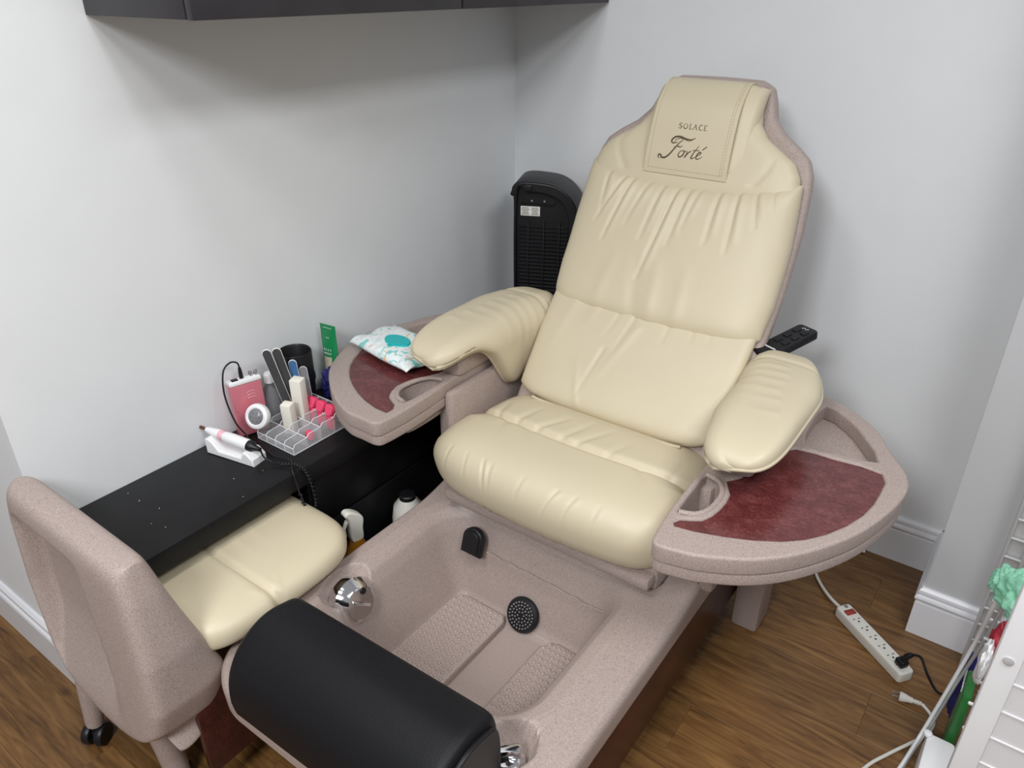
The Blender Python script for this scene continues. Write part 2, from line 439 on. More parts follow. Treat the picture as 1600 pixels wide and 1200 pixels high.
for ring, cnt in ((.009, 6), (.017, 12), (.025, 18), (.033, 24)):
    for i in range(cnt):
        a = 2 * PI * i / cnt + ring * 30
        hb.lathe([(.0021, .0128), (.0021, .0154), (.0012, .0158)], 6, Xd @ Matrix.Translation((ring * math.cos(a), ring * math.sin(a), .0006)))
hb.build('drain_holes', 'steel', dr, 0)['kind'] = 'stuff'
# chrome controls
Xk = Matrix.Translation((XC - .285, .850, .330)) @ Matrix.Rotation(math.radians(74), 4, 'Y') @ Matrix.Scale(1.22, 4)
kn = MB().lathe([(.030, -.03), (.046, -.012), (.047, .008), (.044, .012), (.034, .026), (.030, .028), (.004, .026)], 40, Xk).build('control_dial', 'chrome', ch, 28)
MB().box((0, 0, .028), (.046, .007, .007), .003, Xk @ Matrix.Rotation(.9, 4, 'Z')).build('dial_grip', 'chrome', kn)
MB().lathe([(.004, .028), (.007, .028), (.006, .031)], 12, Xk @ Matrix.Translation((-.021, .012, -.001))).build('dial_marker', 'black', kn)
Xl = Matrix.Translation((XC + .262, .722, .338)) @ Matrix.Rotation(math.radians(-20), 4, 'Y')
lv = MB().lathe([(.030, 0), (.031, .012), (.024, .022), (.012, .026), (.002, .027)], 32, Xl).build('control_dial', 'chrome', ch, 28)
MB().box((.005, 0, .034), (.052, .024, .020), .008, Xl @ Matrix.Rotation(.5, 4, 'Z')).build('lever', 'chrome', lv)

# --- body panels and supports under the basin and seat
for s in (-1, 1):
    MB().box((XC + s * .345, 1.10, .212), (.018, 1.26, .220), .002).build('side_panel', 'redwood', ch)['label'] = 'dark red wood side panel'
MB().box((XC, .66, .16), (.50, .12, .32), .02).build('front_column', 'taupe', ch)
MB().box((XC, 1.20, .06), (.52, .92, .12), .01).build('base_plinth', 'black', ch)
MB().box((XC, 1.50, .425), (.60, .56, .07), .02).build('seat_base', 'taupe', ch)
MB().box((XC, 1.235, .428), (.585, .09, .035), .012).build('seat_base_lip', 'taupe', ch)
for s in (-1, 1):
    MB().box((XC + s * .352, 1.52, .525), (.030, .46, .27), .012).build('arm_support', 'taupe', ch)
    MB().box((XC + s * .395, 1.685, .31), (.075, .10, .62), .012).build('tray_post', 'taupe', ch)
    MB().box((XC + s * .372, 1.335, .50), (.05, .07, .24), .012).build('tray_bracket', 'taupe', ch)

# --- cushions
PZ = [.52, .575, .60, .70, .82, .97, 1.14, 1.25, 1.38, 1.46]; PYY = [1.385, 1.425, 1.450, 1.548, 1.652, 1.748, 1.822, 1.868, 1.920, 1.953]
PC = np.polyfit(PZ, PYY, 5)
def prof(z): return np.polyval(PC, z)
def stack(x, y, z): return np.stack([x + XC, y, z], -1)
# lower back
def s_low(U, V):
    z0 = .604 + .008 * U ** 2 + .020 * np.abs(U) ** 9; z1 = .885
    z = z0 + (z1 - z0) * (V + 1) / 2
    w = np.interp(z, [.58, .64, .75, .9], [.262, .272, .284, .288])
    return stack(U * w, prof(z) + .034 - .012 * np.abs(U) ** 3 + .03 * np.clip(V, 0, 1) ** 2, z)
def d_low(U, V):
    d = .004 * np.cos(U * 2.2)
    for u0, v0, u1, v1, w, a in ((.02, 1, -.14, -.1, .018, -.005), (-.12, 1, -.28, .1, .018, -.004), (.30, 1, .26, .2, .02, -.004), (.48, 1, .50, .3, .02, -.004), (.62, 1, .66, .35, .02, -.003), (-.40, .9, -.5, .2, .05, .004), (-.24, -.1, -.34, -.85, .018, -.004), (-.30, -.95, -.46, -.35, .03, .003), (.0, .3, -.2, -.5, .04, .003), (-.7, .5, -.8, -.3, .06, .003)):
        d = d + wr(U, V, u0, v0, u1, v1, w, a)
    return d
lowb = cushion(s_low, .032, .03, 170, 130, 7, 2.2, d_low, 12).build('lower_back_cushion', 'cream', ch, 180, 1e-5)
uu = np.linspace(-.80, .80, 40); vv = -.93 - .0 * uu
ed = s_low(uu, np.full_like(uu, -.985)); 
MB().tube([tuple(p + np.array([0, -.016, .001])) for p in ed], .0042, 8).build('piping', 'creamdark', lowb, 80)
# upper back, gathered under the yoke seam
def s_up(U, V):
    z0 = .796 + .010 * U ** 2 + .026 * np.abs(U) ** 12; z1 = 1.128 + .040 * np.abs(U) ** 2.2
    z = z0 + (z1 - z0) * (V + 1) / 2
    w = np.interp(z, [.80, .9, 1.02, 1.1, 1.18], [.290, .299, .297, .290, .281])
    return stack(U * w, prof(z) + .040, z)
def d_up(U, V):
    d = .010 * (1 - U ** 2) * (1 - V ** 2)
    pl = [(-.74, -.70, .35, -.006), (-.55, -.72, .2, -.010), (-.47, -.60, -.05, -.010), (-.30, -.42, .25, -.006), (-.16, -.24, .1, -.008), (-.02, -.16, -.45, -.012), (.09, .02, .1, -.008), (.18, .10, .35, -.006), (.36, .34, .2, -.009), (.52, .53, .1, -.009), (.66, .72, .45, -.007), (.80, .84, .55, -.004)]
    for a, b, v1, am in pl:
        d = d + wr(U, V, a, 1.0, b, v1, .018, am * .8) + wr(U, V, a + .042, 1.0, b + .05, v1 + .15, .028, -am * .5)
    for a, b, am in ((-.1, -.2, -.005), (.3, .26, .004), (-.5, -.42, .004), (.05, 0, .005)): d = d + wr(U, V, a, -1, b, -.2, .06, am)
    return d
cushion(s_up, .050, .04, 200, 160, 8, 2.2, d_up, 9).build('upper_back_cushion', 'cream', ch, 180, 1e-5)
# yoke with bell outline (shoulders and head)
BZ = [1.10, 1.14, 1.18, 1.21, 1.232, 1.255, 1.285, 1.325, 1.350, 1.368]
BW = [.284, .281, .272, .252, .215, .175, .148, .138, .132, .110]
def s_yoke(U, V):
    z = 1.10 + (1.370 - 1.10) * (V + 1) / 2
    w = np.interp(z, BZ, BW)
    return stack(U * w, prof(z) + .040, z)
def d_yoke(U, V):
    return wr(U, V, .62, -.65, .95, .1, .02, -.006) + wr(U, V, -.62, -.65, -.95, .1, .02, -.006)
cushion(s_yoke, .036, .03, 70, 70, 10, 2.2, d_yoke).build('yoke', 'cream', ch, 180, 1e-5)
# hard shell behind
SZ = [.50, .56, .70, .9, 1.05, 1.14, 1.18, 1.215, 1.240, 1.265, 1.296, 1.336, 1.361, 1.378]
SW = [.270, .282, .297, .304, .303, .297, .291, .274, .240, .198, .168, .154, .142, .108]
def s_sh(U, V):
    z = .50 + .878 * (V + 1) / 2
    w = np.interp(z, SZ, SW)
    return stack(U * w, prof(z) + .078 + .012 * (1 - U ** 2), z)
cushion(s_sh, .020, .028, 60, 120, 24, 2.5).build('back_shell', 'taupe', ch, 60, 1e-5)
# head pillow, leather flap, stitching and embroidery
HX = .012
def s_head(U, V):
    z0 = 1.146; z = z0 + (1.360 - z0) * (V + 1) / 2
    w = .134 - .004 * V
    return stack(HX + U * w, prof(z) + .036 - .016 * (V + 1) / 2 + .03 * np.clip(V, 0, 1) ** 4, z)
head = cushion(s_head, .034, .03, 50, 60, 9, 2.2, lambda U, V: wr(U, V, .82, -1, .84, .95, .03, -.004), 7).build('head_pillow', 'cream', ch, 180, 1e-5)
FH, FX = .112, -.004
fp = [(prof(1.175) - .003, 1.160), (prof(1.20) - .008, 1.20), (prof(1.25) - .0150, 1.25), (prof(1.29) - .0185, 1.29), (prof(1.325) - .0165, 1.325), (prof(1.35) - .003, 1.352), (prof(1.36) + .018, 1.370), (prof(1.37) + .042, 1.372), (prof(1.37) + .070, 1.360)]
fpath = np.array(cr([(0, y, z) for y, z in fp], 8)); farc = np.concatenate([[0], np.cumsum(np.linalg.norm(np.diff(fpath, axis=0), axis=1))])
def flap_pt(a, s, off=0.0):
    y = np.interp(s, farc, fpath[:, 1]); z = np.interp(s, farc, fpath[:, 2])
    y2 = np.interp(s + .004, farc, fpath[:, 1]); z2 = np.interp(s + .004, farc, fpath[:, 2])
    if s + .004 > farc[-1]: y2, z2 = y + .003, z - .002
    t = np.array([y2 - y, z2 - z]); t /= np.linalg.norm(t)
    return (XC + FX + a, y - t[1] * off, z + t[0] * off)
sg = np.linspace(0, farc[-1], 60); ag = np.linspace(-FH, FH, 24)
G0 = np.array([[flap_pt(a * (1 - .04 * (sv / farc[-1])), sv, .000) for a in ag] for sv in sg]); G1 = np.array([[flap_pt(a * (1 - .04 * (sv / farc[-1])), sv, .0045) for a in ag] for sv in sg])
fm = MB(); fm.grid(G1); fm.grid(G0, True)
for s in (0, -1):
    fm.grid(np.array([G0[:, s], G1[:, s]])); fm.grid(np.array([G0[s], G1[s]]))
flap = fm.build('head_flap', 'cream', head, 60, 1e-6)
st = MB()
def dash(pts, ln=.0045, gap=.0025, r=.0006):
    P = np.array(pts); arc = np.concatenate([[0], np.cumsum(np.linalg.norm(np.diff(P, axis=0), axis=1))])
    q = 0
    while q < arc[-1]:
        seg = [[np.interp(min(q + e, arc[-1]), arc, P[:, i]) for i in range(3)] for e in (0, ln)]
        st.tube(seg, r, 5); q += ln + gap
for a in (-FH + .012, FH - .012, FH - .018): dash([flap_pt(a, sv, .0048) for sv in np.linspace(.012, farc[-1] - .03, 60)])
dash([flap_pt(a, .012, .0048) for a in np.linspace(-FH + .012, FH - .012, 30)])
st.build('stitching', 'thread', flap, 0)['kind'] = 'stuff'
FS = .044            # arc position of the script word's baseline
def strokes(name, sets, ox, oy, sc, r, shear=0.0, sx=1.0):
    m = MB()
    for pts, rr in sets:
        pp = cr([(x, y, 0) for x, y in pts], 6) if len(pts) > 2 else [(x, y, 0) for x, y in pts]
        n = len(pp)
        rad = [r * rr * (.45 + .75 * math.sin(PI * min(1, max(0, i / max(1, n - 1))))) if len(pts) > 2 else r * rr for i in range(n)]
        m.tube([flap_pt(ox + (x * sx + shear * y) * sc, oy + y * sc, .0046) for x, y, _ in pp], rad, 6)
    o = m.build(name, 'ink', flap, 60); o['kind'] = 'stuff'; return o
# upper word in small capitals with serifs
cap = []
def C(x0, segs):
    for pts, r in segs: cap.append(([(x0 + x, y) for x, y in pts], r))
C(0, [([(.62, .78), (.60, .93), (.34, 1.0), (.08, .82), (.16, .60), (.42, .48), (.64, .32), (.58, .08), (.30, 0), (.06, .08), (.04, .25)], 1)])
C(1.05, [([(.42, 1), (.10, .82), (.02, .5), (.10, .18), (.42, 0), (.74, .18), (.82, .5), (.74, .82), (.42, 1)], 1)])
C(2.3, [([(.15, 1), (.15, 0)], 1.1), ([(.0, 1), (.3, 1)], .6), ([(.0, 0), (.62, 0)], .7), ([(.62, 0), (.64, .2)], .6)])
C(3.2, [([(.0, 0), (.38, 1)], .7), ([(.38, 1), (.76, 0)], 1.1), ([(.15, .36), (.62, .36)], .6), ([(-.08, 0), (.14, 0)], .6), ([(.62, 0), (.88, 0)], .6)])
C(4.4, [([(.70, .78), (.60, .95), (.36, 1), (.10, .82), (.02, .5), (.10, .18), (.40, 0), (.62, .06), (.72, .22)], 1)])
C(5.45, [([(.12, 1), (.12, 0)], 1.1), ([(.0, 1), (.6, 1)], .6), ([(.0, 0), (.62, 0)], .6), ([(.12, .52), (.45, .52)], .6), ([(.6, 1), (.6, .82)], .6), ([(.62, 0), (.63, .2)], .6)])
strokes('capital_lettering', cap, -.036, .112, .0122, .00085)
# lower word in flowing script
scr = [([(-.55, -.25), (-.66, -.18), (-.72, -.02), (-.60, .02), (-.42, -.16), (-.18, -.14), (.02, .12), (.16, .50), (.34, .98), (.52, 1.22)], 1.5),
       ([(.20, 1.02), (-.10, .92), (-.26, 1.10), (-.12, 1.36), (.22, 1.42), (.60, 1.32), (1.00, 1.28), (1.28, 1.42)], 1.5),
       ([(-.04, .92), (.0, 1.16), (.24, 1.30), (.50, 1.28), (.95, 1.18), (1.22, 1.36)], .7),
       ([(.10, .62), (.30, .72), (.52, .70), (.66, .80)], .9),
       ([(.86, .48), (.68, .40), (.64, .14), (.78, .0), (.94, .12), (.96, .36), (.86, .48), (1.0, .42), (1.12, .46)], 1.1),
       ([(1.12, .46), (1.18, .30), (1.14, .02), (1.22, .26), (1.34, .46), (1.44, .44)], 1.1),
       ([(1.76, .94), (1.62, .40), (1.58, .06), (1.68, .0), (1.84, .12)], 1.1), ([(1.48, .56), (1.92, .60)], .8),
       ([(1.84, .12), (2.06, .32), (2.10, .46), (1.98, .48), (1.90, .26), (1.96, .02), (2.12, .02), (2.30, .20)], 1.1),
       ([(2.10, .66), (2.30, .92)], 1.0)]
strokes('script_lettering', scr, -.048, FS, .0340, .00130, .30, 1.12)
# seat
def s_seat(U, V):
    y = 1.160 + (1.560 - 1.160) * (V + 1) / 2
    w = np.interp(y, [1.15, 1.20, 1.31, 1.335, 1.36, 1.45, 1.56], [.348, .352, .346, .318, .322, .312, .30])
    y = y + (.030 * U ** 2 + .055 * np.abs(U) ** 9) * (1 - V) / 2 - .012 * (1 - V) / 2
    w = w * np.where(U > 0, .925 + .075 * sst(V, -.2, .3), 1.0)
    return stack(U * w, y, .515 - .012 * (1 - U ** 2) * sst(V, .3, 1) - .012 * np.clip(-V, 0, 1) ** 3 + 0 * U)
def d_front(U, V):
    d = 0 * U
    for u0, a, k_ in ((-.76, -.007, .03), (-.56, -.006, -.02), (-.38, -.016, -.05), (-.34, -.009, -.02), (-.12, -.008, .03), (.10, -.016, .08), (.26, -.010, .06), (.48, -.005, .02)):
        d = d + wr(U, V, u0, -1, u0 + k_, -.80, .010, a) + wr(U, V, u0 + .022, -1, u0 + k_ + .03, -.82, .016, -a * .5)
    return d
def d_seat(U, V):
    d = -.016 * np.exp(-((V + .06 + .02 * np.cos(U * 3)) / .05) ** 2) + .006 * np.cos(U * 1.5)
    for u0, v0, u1, v1, w, a in ((-.75, -.02, -.80, .3, .03, -.006), (-.55, -.02, -.50, .35, .03, -.006), (-.35, -.02, -.22, .35, .03, -.007), (-.12, -.02, -.02, .4, .03, -.006), (.02, -.02, .16, .38, .03, -.006), (.3, -.02, .36, .3, .03, -.004), (-.62, -.1, -.5, -.4, .04, -.004), (-.4, -.1, -.28, -.3, .04, -.003), (.6, -.1, .64, -.3, .04, -.003), (.8, -.05, .78, .3, .03, -.004)):
        d = d + wr(U, V, u0, v0, u1, v1, w, a)
    return d + d_front(U, V)
seat = cushion(s_seat, .098, lambda U, V: .080 + d_front(U, V), 240, 180, 8, 2.3, d_seat, 5.0).build('seat_cushion', 'cream', ch, 180, 1e-5)
# arm pads: flat on top with an inner flap that hangs down beside the sitter
for s in (-1, 1):
    def s_arm(U, V, s=s):
        y = 1.262 + (1.735 - 1.262) * (V + 1) / 2
        flapl = .165 * np.exp(-((y - 1.535) / .085) ** 2) + .14 * sst(y, 1.55, 1.64)
        wout = .484 - .038 * sst(V, .2, 1)                      # outer edge
        L = .156 + flapl
        a = (1 - U) / 2 * L                                       # distance in from the outer edge
        a0 = .122; r = .030
        th = np.clip((a - a0) / r, 0, PI / 2)
        xin = np.where(a < a0, a, a0 + r * np.sin(th)); dz = np.where(a < a0, 0, r * (1 - np.cos(th)) + np.clip(a - a0 - r * PI / 2, 0, 1))
        rnd = np.clip(1 - np.abs(V) ** 5, 0, 1) ** (1 / 2.6)
        xm = .074
        x = wout - (xm + (xin - xm) * np.where(a < a0 + r, rnd, .35 + .65 * rnd))
        z = .770 + .020 * (V + 1) / 2 - dz - .018 * np.clip(-V, 0, 1) ** 3
        return np.stack([XC + s * x, y, z], -1)
    def d_arm(U, V):
        d = .004 * np.cos(V * 2)
        for v in (-.35, -.15, .02, .2, .36, .5): d = d + wr(U, V, .5, v, -.2, v - .04, .03, .003)
        return d - .006 * np.exp(-((V - .66) / .02) ** 2) * (U > -.4)
    mb = cushion(s_arm, .034 * s, .020 * s, 70, 90, 7, 2.2, lambda U, V, s=s: s * d_arm(U, V))
    arm = mb.build('arm_pad', 'cream', ch, 180, 1e-5)
    loop = [(u, -1.0) for u in np.linspace(-1, 1, 30)] ; 
    side = [(1.0, v) for v in np.linspace(-.995, .995, 60)]; inner = [(-1.0, v) for v in np.linspace(-.995, .995, 60)]
    pts = [s_arm(np.array([u]), np.array([v]))[0] for u, v in inner[::-1] + side]
    MB().tube([tuple(p) for p in pts], .0042, 6).build('piping', 'creamdark', arm, 80)
    MB().box((XC + s * .392, 1.50, .712), (.075, .32, .07), .02).build('arm_bracket', 'taupe', ch)
# side trays
OUT = [(.356, 1.046), (.403, 1.052), (.445, 1.066), (.522, 1.112), (.590, 1.186), (.651, 1.295), (.686, 1.410), (.697, 1.500), (.682, 1.562), (.640, 1.625), (.600, 1.695), (.551, 1.748), (.483, 1.792), (.430, 1.802), (.372, 1.780), (.345, 1.650), (.328, 1.420), (.330, 1.208), (.341, 1.080)]
WOOD = [(.405, 1.345), (.430, 1.470), (.463, 1.524), (.545, 1.532), (.640, 1.534), (.653, 1.456), (.643, 1.359), (.602, 1.259), (.541, 1.190), (.449, 1.141), (.363, 1.116), (.362, 1.142), (.398, 1.165), (.412, 1.215), (.410, 1.275), (.385, 1.318)]
COMP = [(.462, 1.756), (.524, 1.720), (.576, 1.656), (.622, 1.572), (.545, 1.556), (.474, 1.551), (.456, 1.660)]
CUP = [(.350, 1.160), (.380, 1.172), (.396, 1.205), (.396, 1.262), (.376, 1.300), (.344, 1.312), (.343, 1.240)]
LOUT = [(.371, 1.050), (.420, 1.048), (.471, 1.051), (.553, 1.087), (.647, 1.156), (.698, 1.218), (.745, 1.310), (.762, 1.400), (.752, 1.470), (.722, 1.525), (.700, 1.605), (.644, 1.700), (.600, 1.745), (.520, 1.775), (.430, 1.760), (.380, 1.650), (.366, 1.473), (.368, 1.350), (.362, 1.265), (.356, 1.166), (.359, 1.080)]
LWOOD = [(.385, 1.104), (.466, 1.116), (.552, 1.155), (.619, 1.205), (.665, 1.265), (.696, 1.345), (.700, 1.440), (.600, 1.468), (.500, 1.450), (.432, 1.395), (.420, 1.335), (.452, 1.275), (.460, 1.215), (.437, 1.165), (.398, 1.145)]
LCOMP = [(.520, 1.715), (.600, 1.695), (.655, 1.605), (.690, 1.500), (.600, 1.490), (.510, 1.475), (.495, 1.590)]
LCUP = [(.386, 1.165), (.420, 1.178), (.442, 1.215), (.437, 1.268), (.416, 1.302), (.386, 1.312), (.380, 1.240)]
TZ = .682
for s in (-1, 1):
    oO, oW, oC, oU = (OUT, WOOD, COMP, CUP) if s > 0 else (LOUT, LWOOD, LCOMP, LCUP)
    tr = lambda L, n=5, s=s: [(XC + s * p[0], p[1]) for p in cr([(x, y, 0) for x, y in L], n, True)]
    big = tr(oO); low = [(XC + s * (.5 + ((x - XC) * s - .5) * .99), 1.41 + (y - 1.41) * .99) for x, y in big]
    ty = MB().plate([big, tr(oW, 2), tr(oC, 2), tr(oU, 3)], TZ - .040, TZ, .006).build('tray', 'taupe', ch, 50)
    MB().plate([low, tr(oU, 3)], TZ - .068, TZ - .0385, .006).build('tray_underside', 'taupe', ty, 50)
    MB().plate([[(XC + s * (.51 + ((x - XC) * s - .51) * 1.01), 1.33 + (y - 1.33) * 1.01) for x, y in tr(oW, 2)]], TZ - .03, TZ - .0055, 0).build('wood_inlay', 'burl', ty, 0)['label'] = 'glossy red burl wood inlay'
    cpath = [(XC + s * p[0], p[1], TZ - .0015) for p in cr([(x, y, 0) for x, y in oU[0:6]], 6)]
    MB().tube(cpath, .0062, 8).build('cup_rim', 'taupe', ty, 80)
    cup = tr(oU, 3); m = MB(); n = len(cup)
    c0 = (sum(p[0] for p in cup) / n, sum(p[1] for p in cup) / n)
    ringz = [(1.0, TZ - .02), (.97, TZ - .07), (.90, TZ - .095)]
    V = [(c0[0] + (x - c0[0]) * q, c0[1] + (y - c0[1]) * q, z) for q, z in ringz for x, y in cup]
    m.add(V, [(i * n + kk, i * n + (kk + 1) % n, (i + 1) * n + (kk + 1) % n, (i + 1) * n + kk) for i in range(2) for kk in range(n)] + [tuple(2 * n + kk for kk in range(n))])
    m.build('cup_well', 'taupe', ty, 40)
# black padded foot roll across the front of the basin
CS = cr([(.690, .492, 0), (.655, .514, 0), (.600, .518, 0), (.545, .492, 0), (.508, .440, 0), (.497, .375, 0), (.510, .315, 0), (.555, .280, 0), (.640, .278, 0), (.690, .300, 0), (.698, .400, 0)], 6, True)
cs = np.array(CS)[:, :2]; cc = cs.mean(0)
xs = [(-.262, .0), (-.262, .86), (-.259, .94), (-.252, .98), (-.240, 1.0)] + [(q, 1.0) for q in np.linspace(-.2, .2, 6)] + [(.228, 1.0), (.240, .985), (.247, .95), (.250, .88), (.250, .0)]
A = np.array([[(XC + .008 + x, *(cc + (p - cc) * q)) for p in np.vstack([cs, cs[:1]])] for x, q in xs]); A[..., 2] += .035 * (A[..., 0] - XC)
roll = MB().grid(A).build('foot_roll', 'blackv', ch, 45, 1e-5); roll['label'] = 'black vinyl padded foot roll'
MB().plate([[tuple((p - cc) * .9) for p in cs]], 0, .010, .003, Matrix.Translation((XC + .008 + .2495, cc[0], cc[1])) @ Matrix(((0, 0, 1, 0), (1, 0, 0, 0), (0, 1, 0, 0), (0, 0, 0, 1)))).build('end_cap', 'black', roll, 40)

# ------------------------------------------------------------------ technician stool
sx0 = -1.335
sto = thing('technician_stool', (sx0, .66, 0), 'low taupe stool with cream seat tucked under the black desk', 'stool')
def s_sback(U, V):
    z = .205 + (.700 - .205) * (V + 1) / 2
    xl = np.interp(z, [.2, .32, .48, .62, .70], [-1.475, -1.535, -1.570, -1.572, -1.560]); xr = np.interp(z, [.2, .28, .36, .48, .62, .70], [-1.160, -1.125, -1.108, -1.108, -1.128, -1.145])
    x = (xl + xr) / 2 + (xr - xl) / 2 * U
    z = z + .06 * U ** 2 * np.clip(-V, 0, 1) ** 3 - .008 * U * np.clip(V, 0, 1)
    y = .428 + .03 * ((V + 1) / 2 - .5) + .035 * (1 - np.clip(V + .4, 0, 1)) * .0
    return np.stack([x, y + 0 * x, z], -1)
def d_sback(U, V):
    sc = sst(U, -.86, -.77) * (1 - sst(U, -.02 + .25 * (1 - V) / 2, .28 + .25 * (1 - V) / 2)) * sst(-V, -.80, -.70) * (1 - sst(-V, .0, .9))
    return -.042 * sc
sb = cushion(s_sback, .040, lambda U, V: .036 + .100 * np.clip((.92 - V) / 1.25, 0, 1) ** 1.2, 90, 90, 16, 3, d_sback).build('backrest', 'taupe', sto, 180, 1e-5)
def s_sseat(U, V):
    y = .495 + (.940 - .495) * (V + 1) / 2
    w = .212 - .018 * np.clip(V, 0, 1) ** 3 - .020 * np.clip(-V, 0, 1) ** 6 - .012 * np.exp(-((V + .2) / .06) ** 2)
    return np.stack([-1.310 + U * w, y - .060 * np.abs(U) ** 5 * np.clip(V, 0, 1) + .045 * np.abs(U) ** 6 * np.clip(-V, 0, 1), .432 + 0 * U], -1)
def d_sseat(U, V):
    d = -.010 * np.exp(-((V + .2) / .022) ** 2) * sst(U, -1.1, -.2) + .004 * (1 - U ** 2)
    for dv in (-.06, .0, .05, .1): d = d + wr(U, V, .98, -.2 + dv * .6, .72, -.2 + dv * 2.2, .018, .004 if dv else -.005)
    for v in (-.5, -.1, .1, .3): d = d + wr(U, V, -.3, v, .35, v - .06, .03, .002)
    return d
cushion(s_sseat, .042, .034, 80, 90, 9, 2.2, d_sseat).build('seat_cushion', 'cream', sto, 180, 1e-5)
MB().box((sx0 + .0, .70, .372), (.29, .36, .050), .015).build('seat_pan', 'taupe', sto)
legs = [(-1.500, .400), (-1.255, .452), (-1.47, .86), (-1.22, .86)]
for i, (x, y) in enumerate(legs):
    top_ = (x * .6 + sx0 * .4, y * .75 + .66 * .25 - (.05 if i < 2 else 0), .37)
    if i < 2: top_ = (x + (.02 if i == 0 else -.01), .437, .28)
    lg = MB().tube([top_, ((x + top_[0]) / 2, (y + top_[1]) / 2, .2), (x, y, .06 if i != 1 else .03)], [.034, .030, .020 if i != 1 else .026], 12).build('leg', 'taupe', sto, 60)
    c = MB()
    Xw = Matrix.Translation((x, y - .004, .0265)) @ Matrix.Rotation(.5, 4, 'Z') @ Matrix.Rotation(PI / 2, 4, 'Y')
    for dz in (-.016, .016): c.lathe([(.012, dz - .009), (.024, dz - .009), (.0265, dz - .005), (.0265, dz + .005), (.024, dz + .009), (.012, dz + .009)], 24, Xw)
    c.lathe([(.008, -.02), (.008, .02)], 10, Xw)
    c.box((x, y, .05), (.022, .026, .026), .006)
    c.build('caster', 'black', sto, 40)

# ------------------------------------------------------------------ desk
DZ = .560
dk = thing('desk', (-1.44, 1.1, 0), 'low narrow black desk against the left wall', 'desk')
MB().box((-1.442, 1.135, DZ - .025), (.282, 1.30, .050), .002).build('desk_top', 'blackdesk', dk)
MB().box((-1.442, 1.78, .255), (.27, .030, .510), .002).build('end_panel', 'blackdesk', dk)
MB().box((-1.560, 1.40, .30), (.016, .78, .42), .002).build('back_panel', 'blackdesk', dk)
ped = MB().box((-1.455, 1.34, .262), (.225, .74, .496), .003).build('drawer_unit', 'blackdesk', dk)
for i in range(3):
    d = MB().box((-1.334, 1.34, .10 + i * .163), (.018, .725, .155), .003).build('drawer', 'blackdesk', ped)
# specks of nail dust on the desk top are part of its worn finish
rnd = random.Random(5); sp = MB()
for i in range(9):
    x = rnd.uniform(-1.55, -1.31); y = rnd.uniform(.56, .9); sp.box((x, y, DZ + .0006), (rnd.uniform(.0008, .0022), rnd.uniform(.0008, .0014), .001), 0, RZ((0, 0, 0), 0))
sp.build('dust_specks', 'paper', dk, 0)['kind'] = 'stuff'

# ------------------------------------------------------------------ nail tools on the desk
# pink drill control box, standing up and leaning slightly back
pk = thing('drill_control_box', (-1.50, .965, DZ), 'pink metallic nail drill control box with white top standing on the desk', 'control box')
Xp = Matrix.Translation((-1.536, .974, DZ + .002)) @ Matrix.Rotation(math.radians(74), 4, 'Z') @ Matrix.Rotation(math.radians(-4), 4, 'X') @ Matrix.Scale(.88, 4)
MB().box((0, 0, .080), (.092, .030, .160), .006, Xp).build('body', 'pink', pk)
tp = MB().box((0, 0, .166), (.094, .032, .014), .005, Xp).build('top_plate', 'white', pk)
MB().box((-.026, -.002, .174), (.018, .014, .005), .001, Xp).build('rocker_switch', 'black', pk)
for dx in (.022, .036): MB().lathe([(.0058, .172), (.0058, .188), (.0048, .191)], 16, Xp @ Matrix.Translation((dx, 0, 0))).build('knob', 'chrome', pk)
MB().lathe([(.006, .172), (.006, .190), (.004, .206)], 12, Xp @ Matrix.Translation((-.004, .002, 0))).build('cable_plug', 'black', pk)
em = MB()
for i, q in enumerate((.112, .121, .130)):
    em.tube([tuple(Xp @ Vector((.010 + .012 * math.cos(a), -.0158, q + .005 * math.sin(a)))) for a in np.linspace(.4, PI - .2, 9)], .0007, 5)
em.build('swirl_emblem', 'palepink', pk, 0)
pc = [Xp @ Vector(p) for p in ((-.004, .002, .204), (-.008, .0, .222), (-.030, -.01, .232), (-.056, -.02, .214), (-.068, -.03, .150), (-.060, -.05, .07), (-.040, -.07, .02))]
pc = [tuple(p) for p in pc] + [(-1.455, .900, DZ + .004), (-1.43, .93, DZ + .004)]
MB().tube(cr(pc, 8), .0022, 8).build('cable', 'black', pk, 80)
# white handpiece lying in a white cradle
X0 = RZ((-1.482, .878, DZ), math.radians(10))
cd = MB()
cpr = [(-.072, 0), (.078, 0), (.078, .018), (.060, .034), (.050, .034), (.040, .016), (-.030, .016), (-.048, .036), (-.062, .044), (-.072, .040)]
cd.plate([cpr], -.024, .024, .004, X0 @ Matrix.Rotation(PI / 2, 4, 'X'))
tag(cd.build('handpiece_cradle', 'white', None, 40), 'white plastic cradle on the desk holding the nail drill handpiece', 'holder')
hp = thing('drill_handpiece', (-1.49, .868, DZ + .04), 'white nail drill handpiece with pink ring lying in its cradle', 'nail drill')
Xh = X0 @ Matrix.Translation((0, 0, .046)) @ Matrix.Rotation(math.radians(90 + 4), 4, 'Y')
def hl(name, prof_, mat): return MB().lathe(prof_, 24, Xh).build(name, mat, hp, 40)
hl('barrel', [(.010, -.030), (.0135, -.022), (.0145, .0), (.0145, .046), (.013, .052)], 'white')
hl('pink_ring', [(.0128, -.040), (.0138, -.036), (.0138, -.030), (.0125, -.028)], 'palepink')
hl('nose', [(.006, -.085), (.008, -.078), (.0105, -.060), (.0130, -.042), (.0125, -.036)], 'white')
hl('burr', [(.0015, -.112), (.0042, -.108), (.0042, -.094), (.0022, -.091), (.0022, -.084)], 'bronze')
hl('cable_boot', [(.0135, .050), (.0135, .062), (.007, .070), (.005, .086)], 'black')
e0 = Xh @ Vector((0, 0, .086))
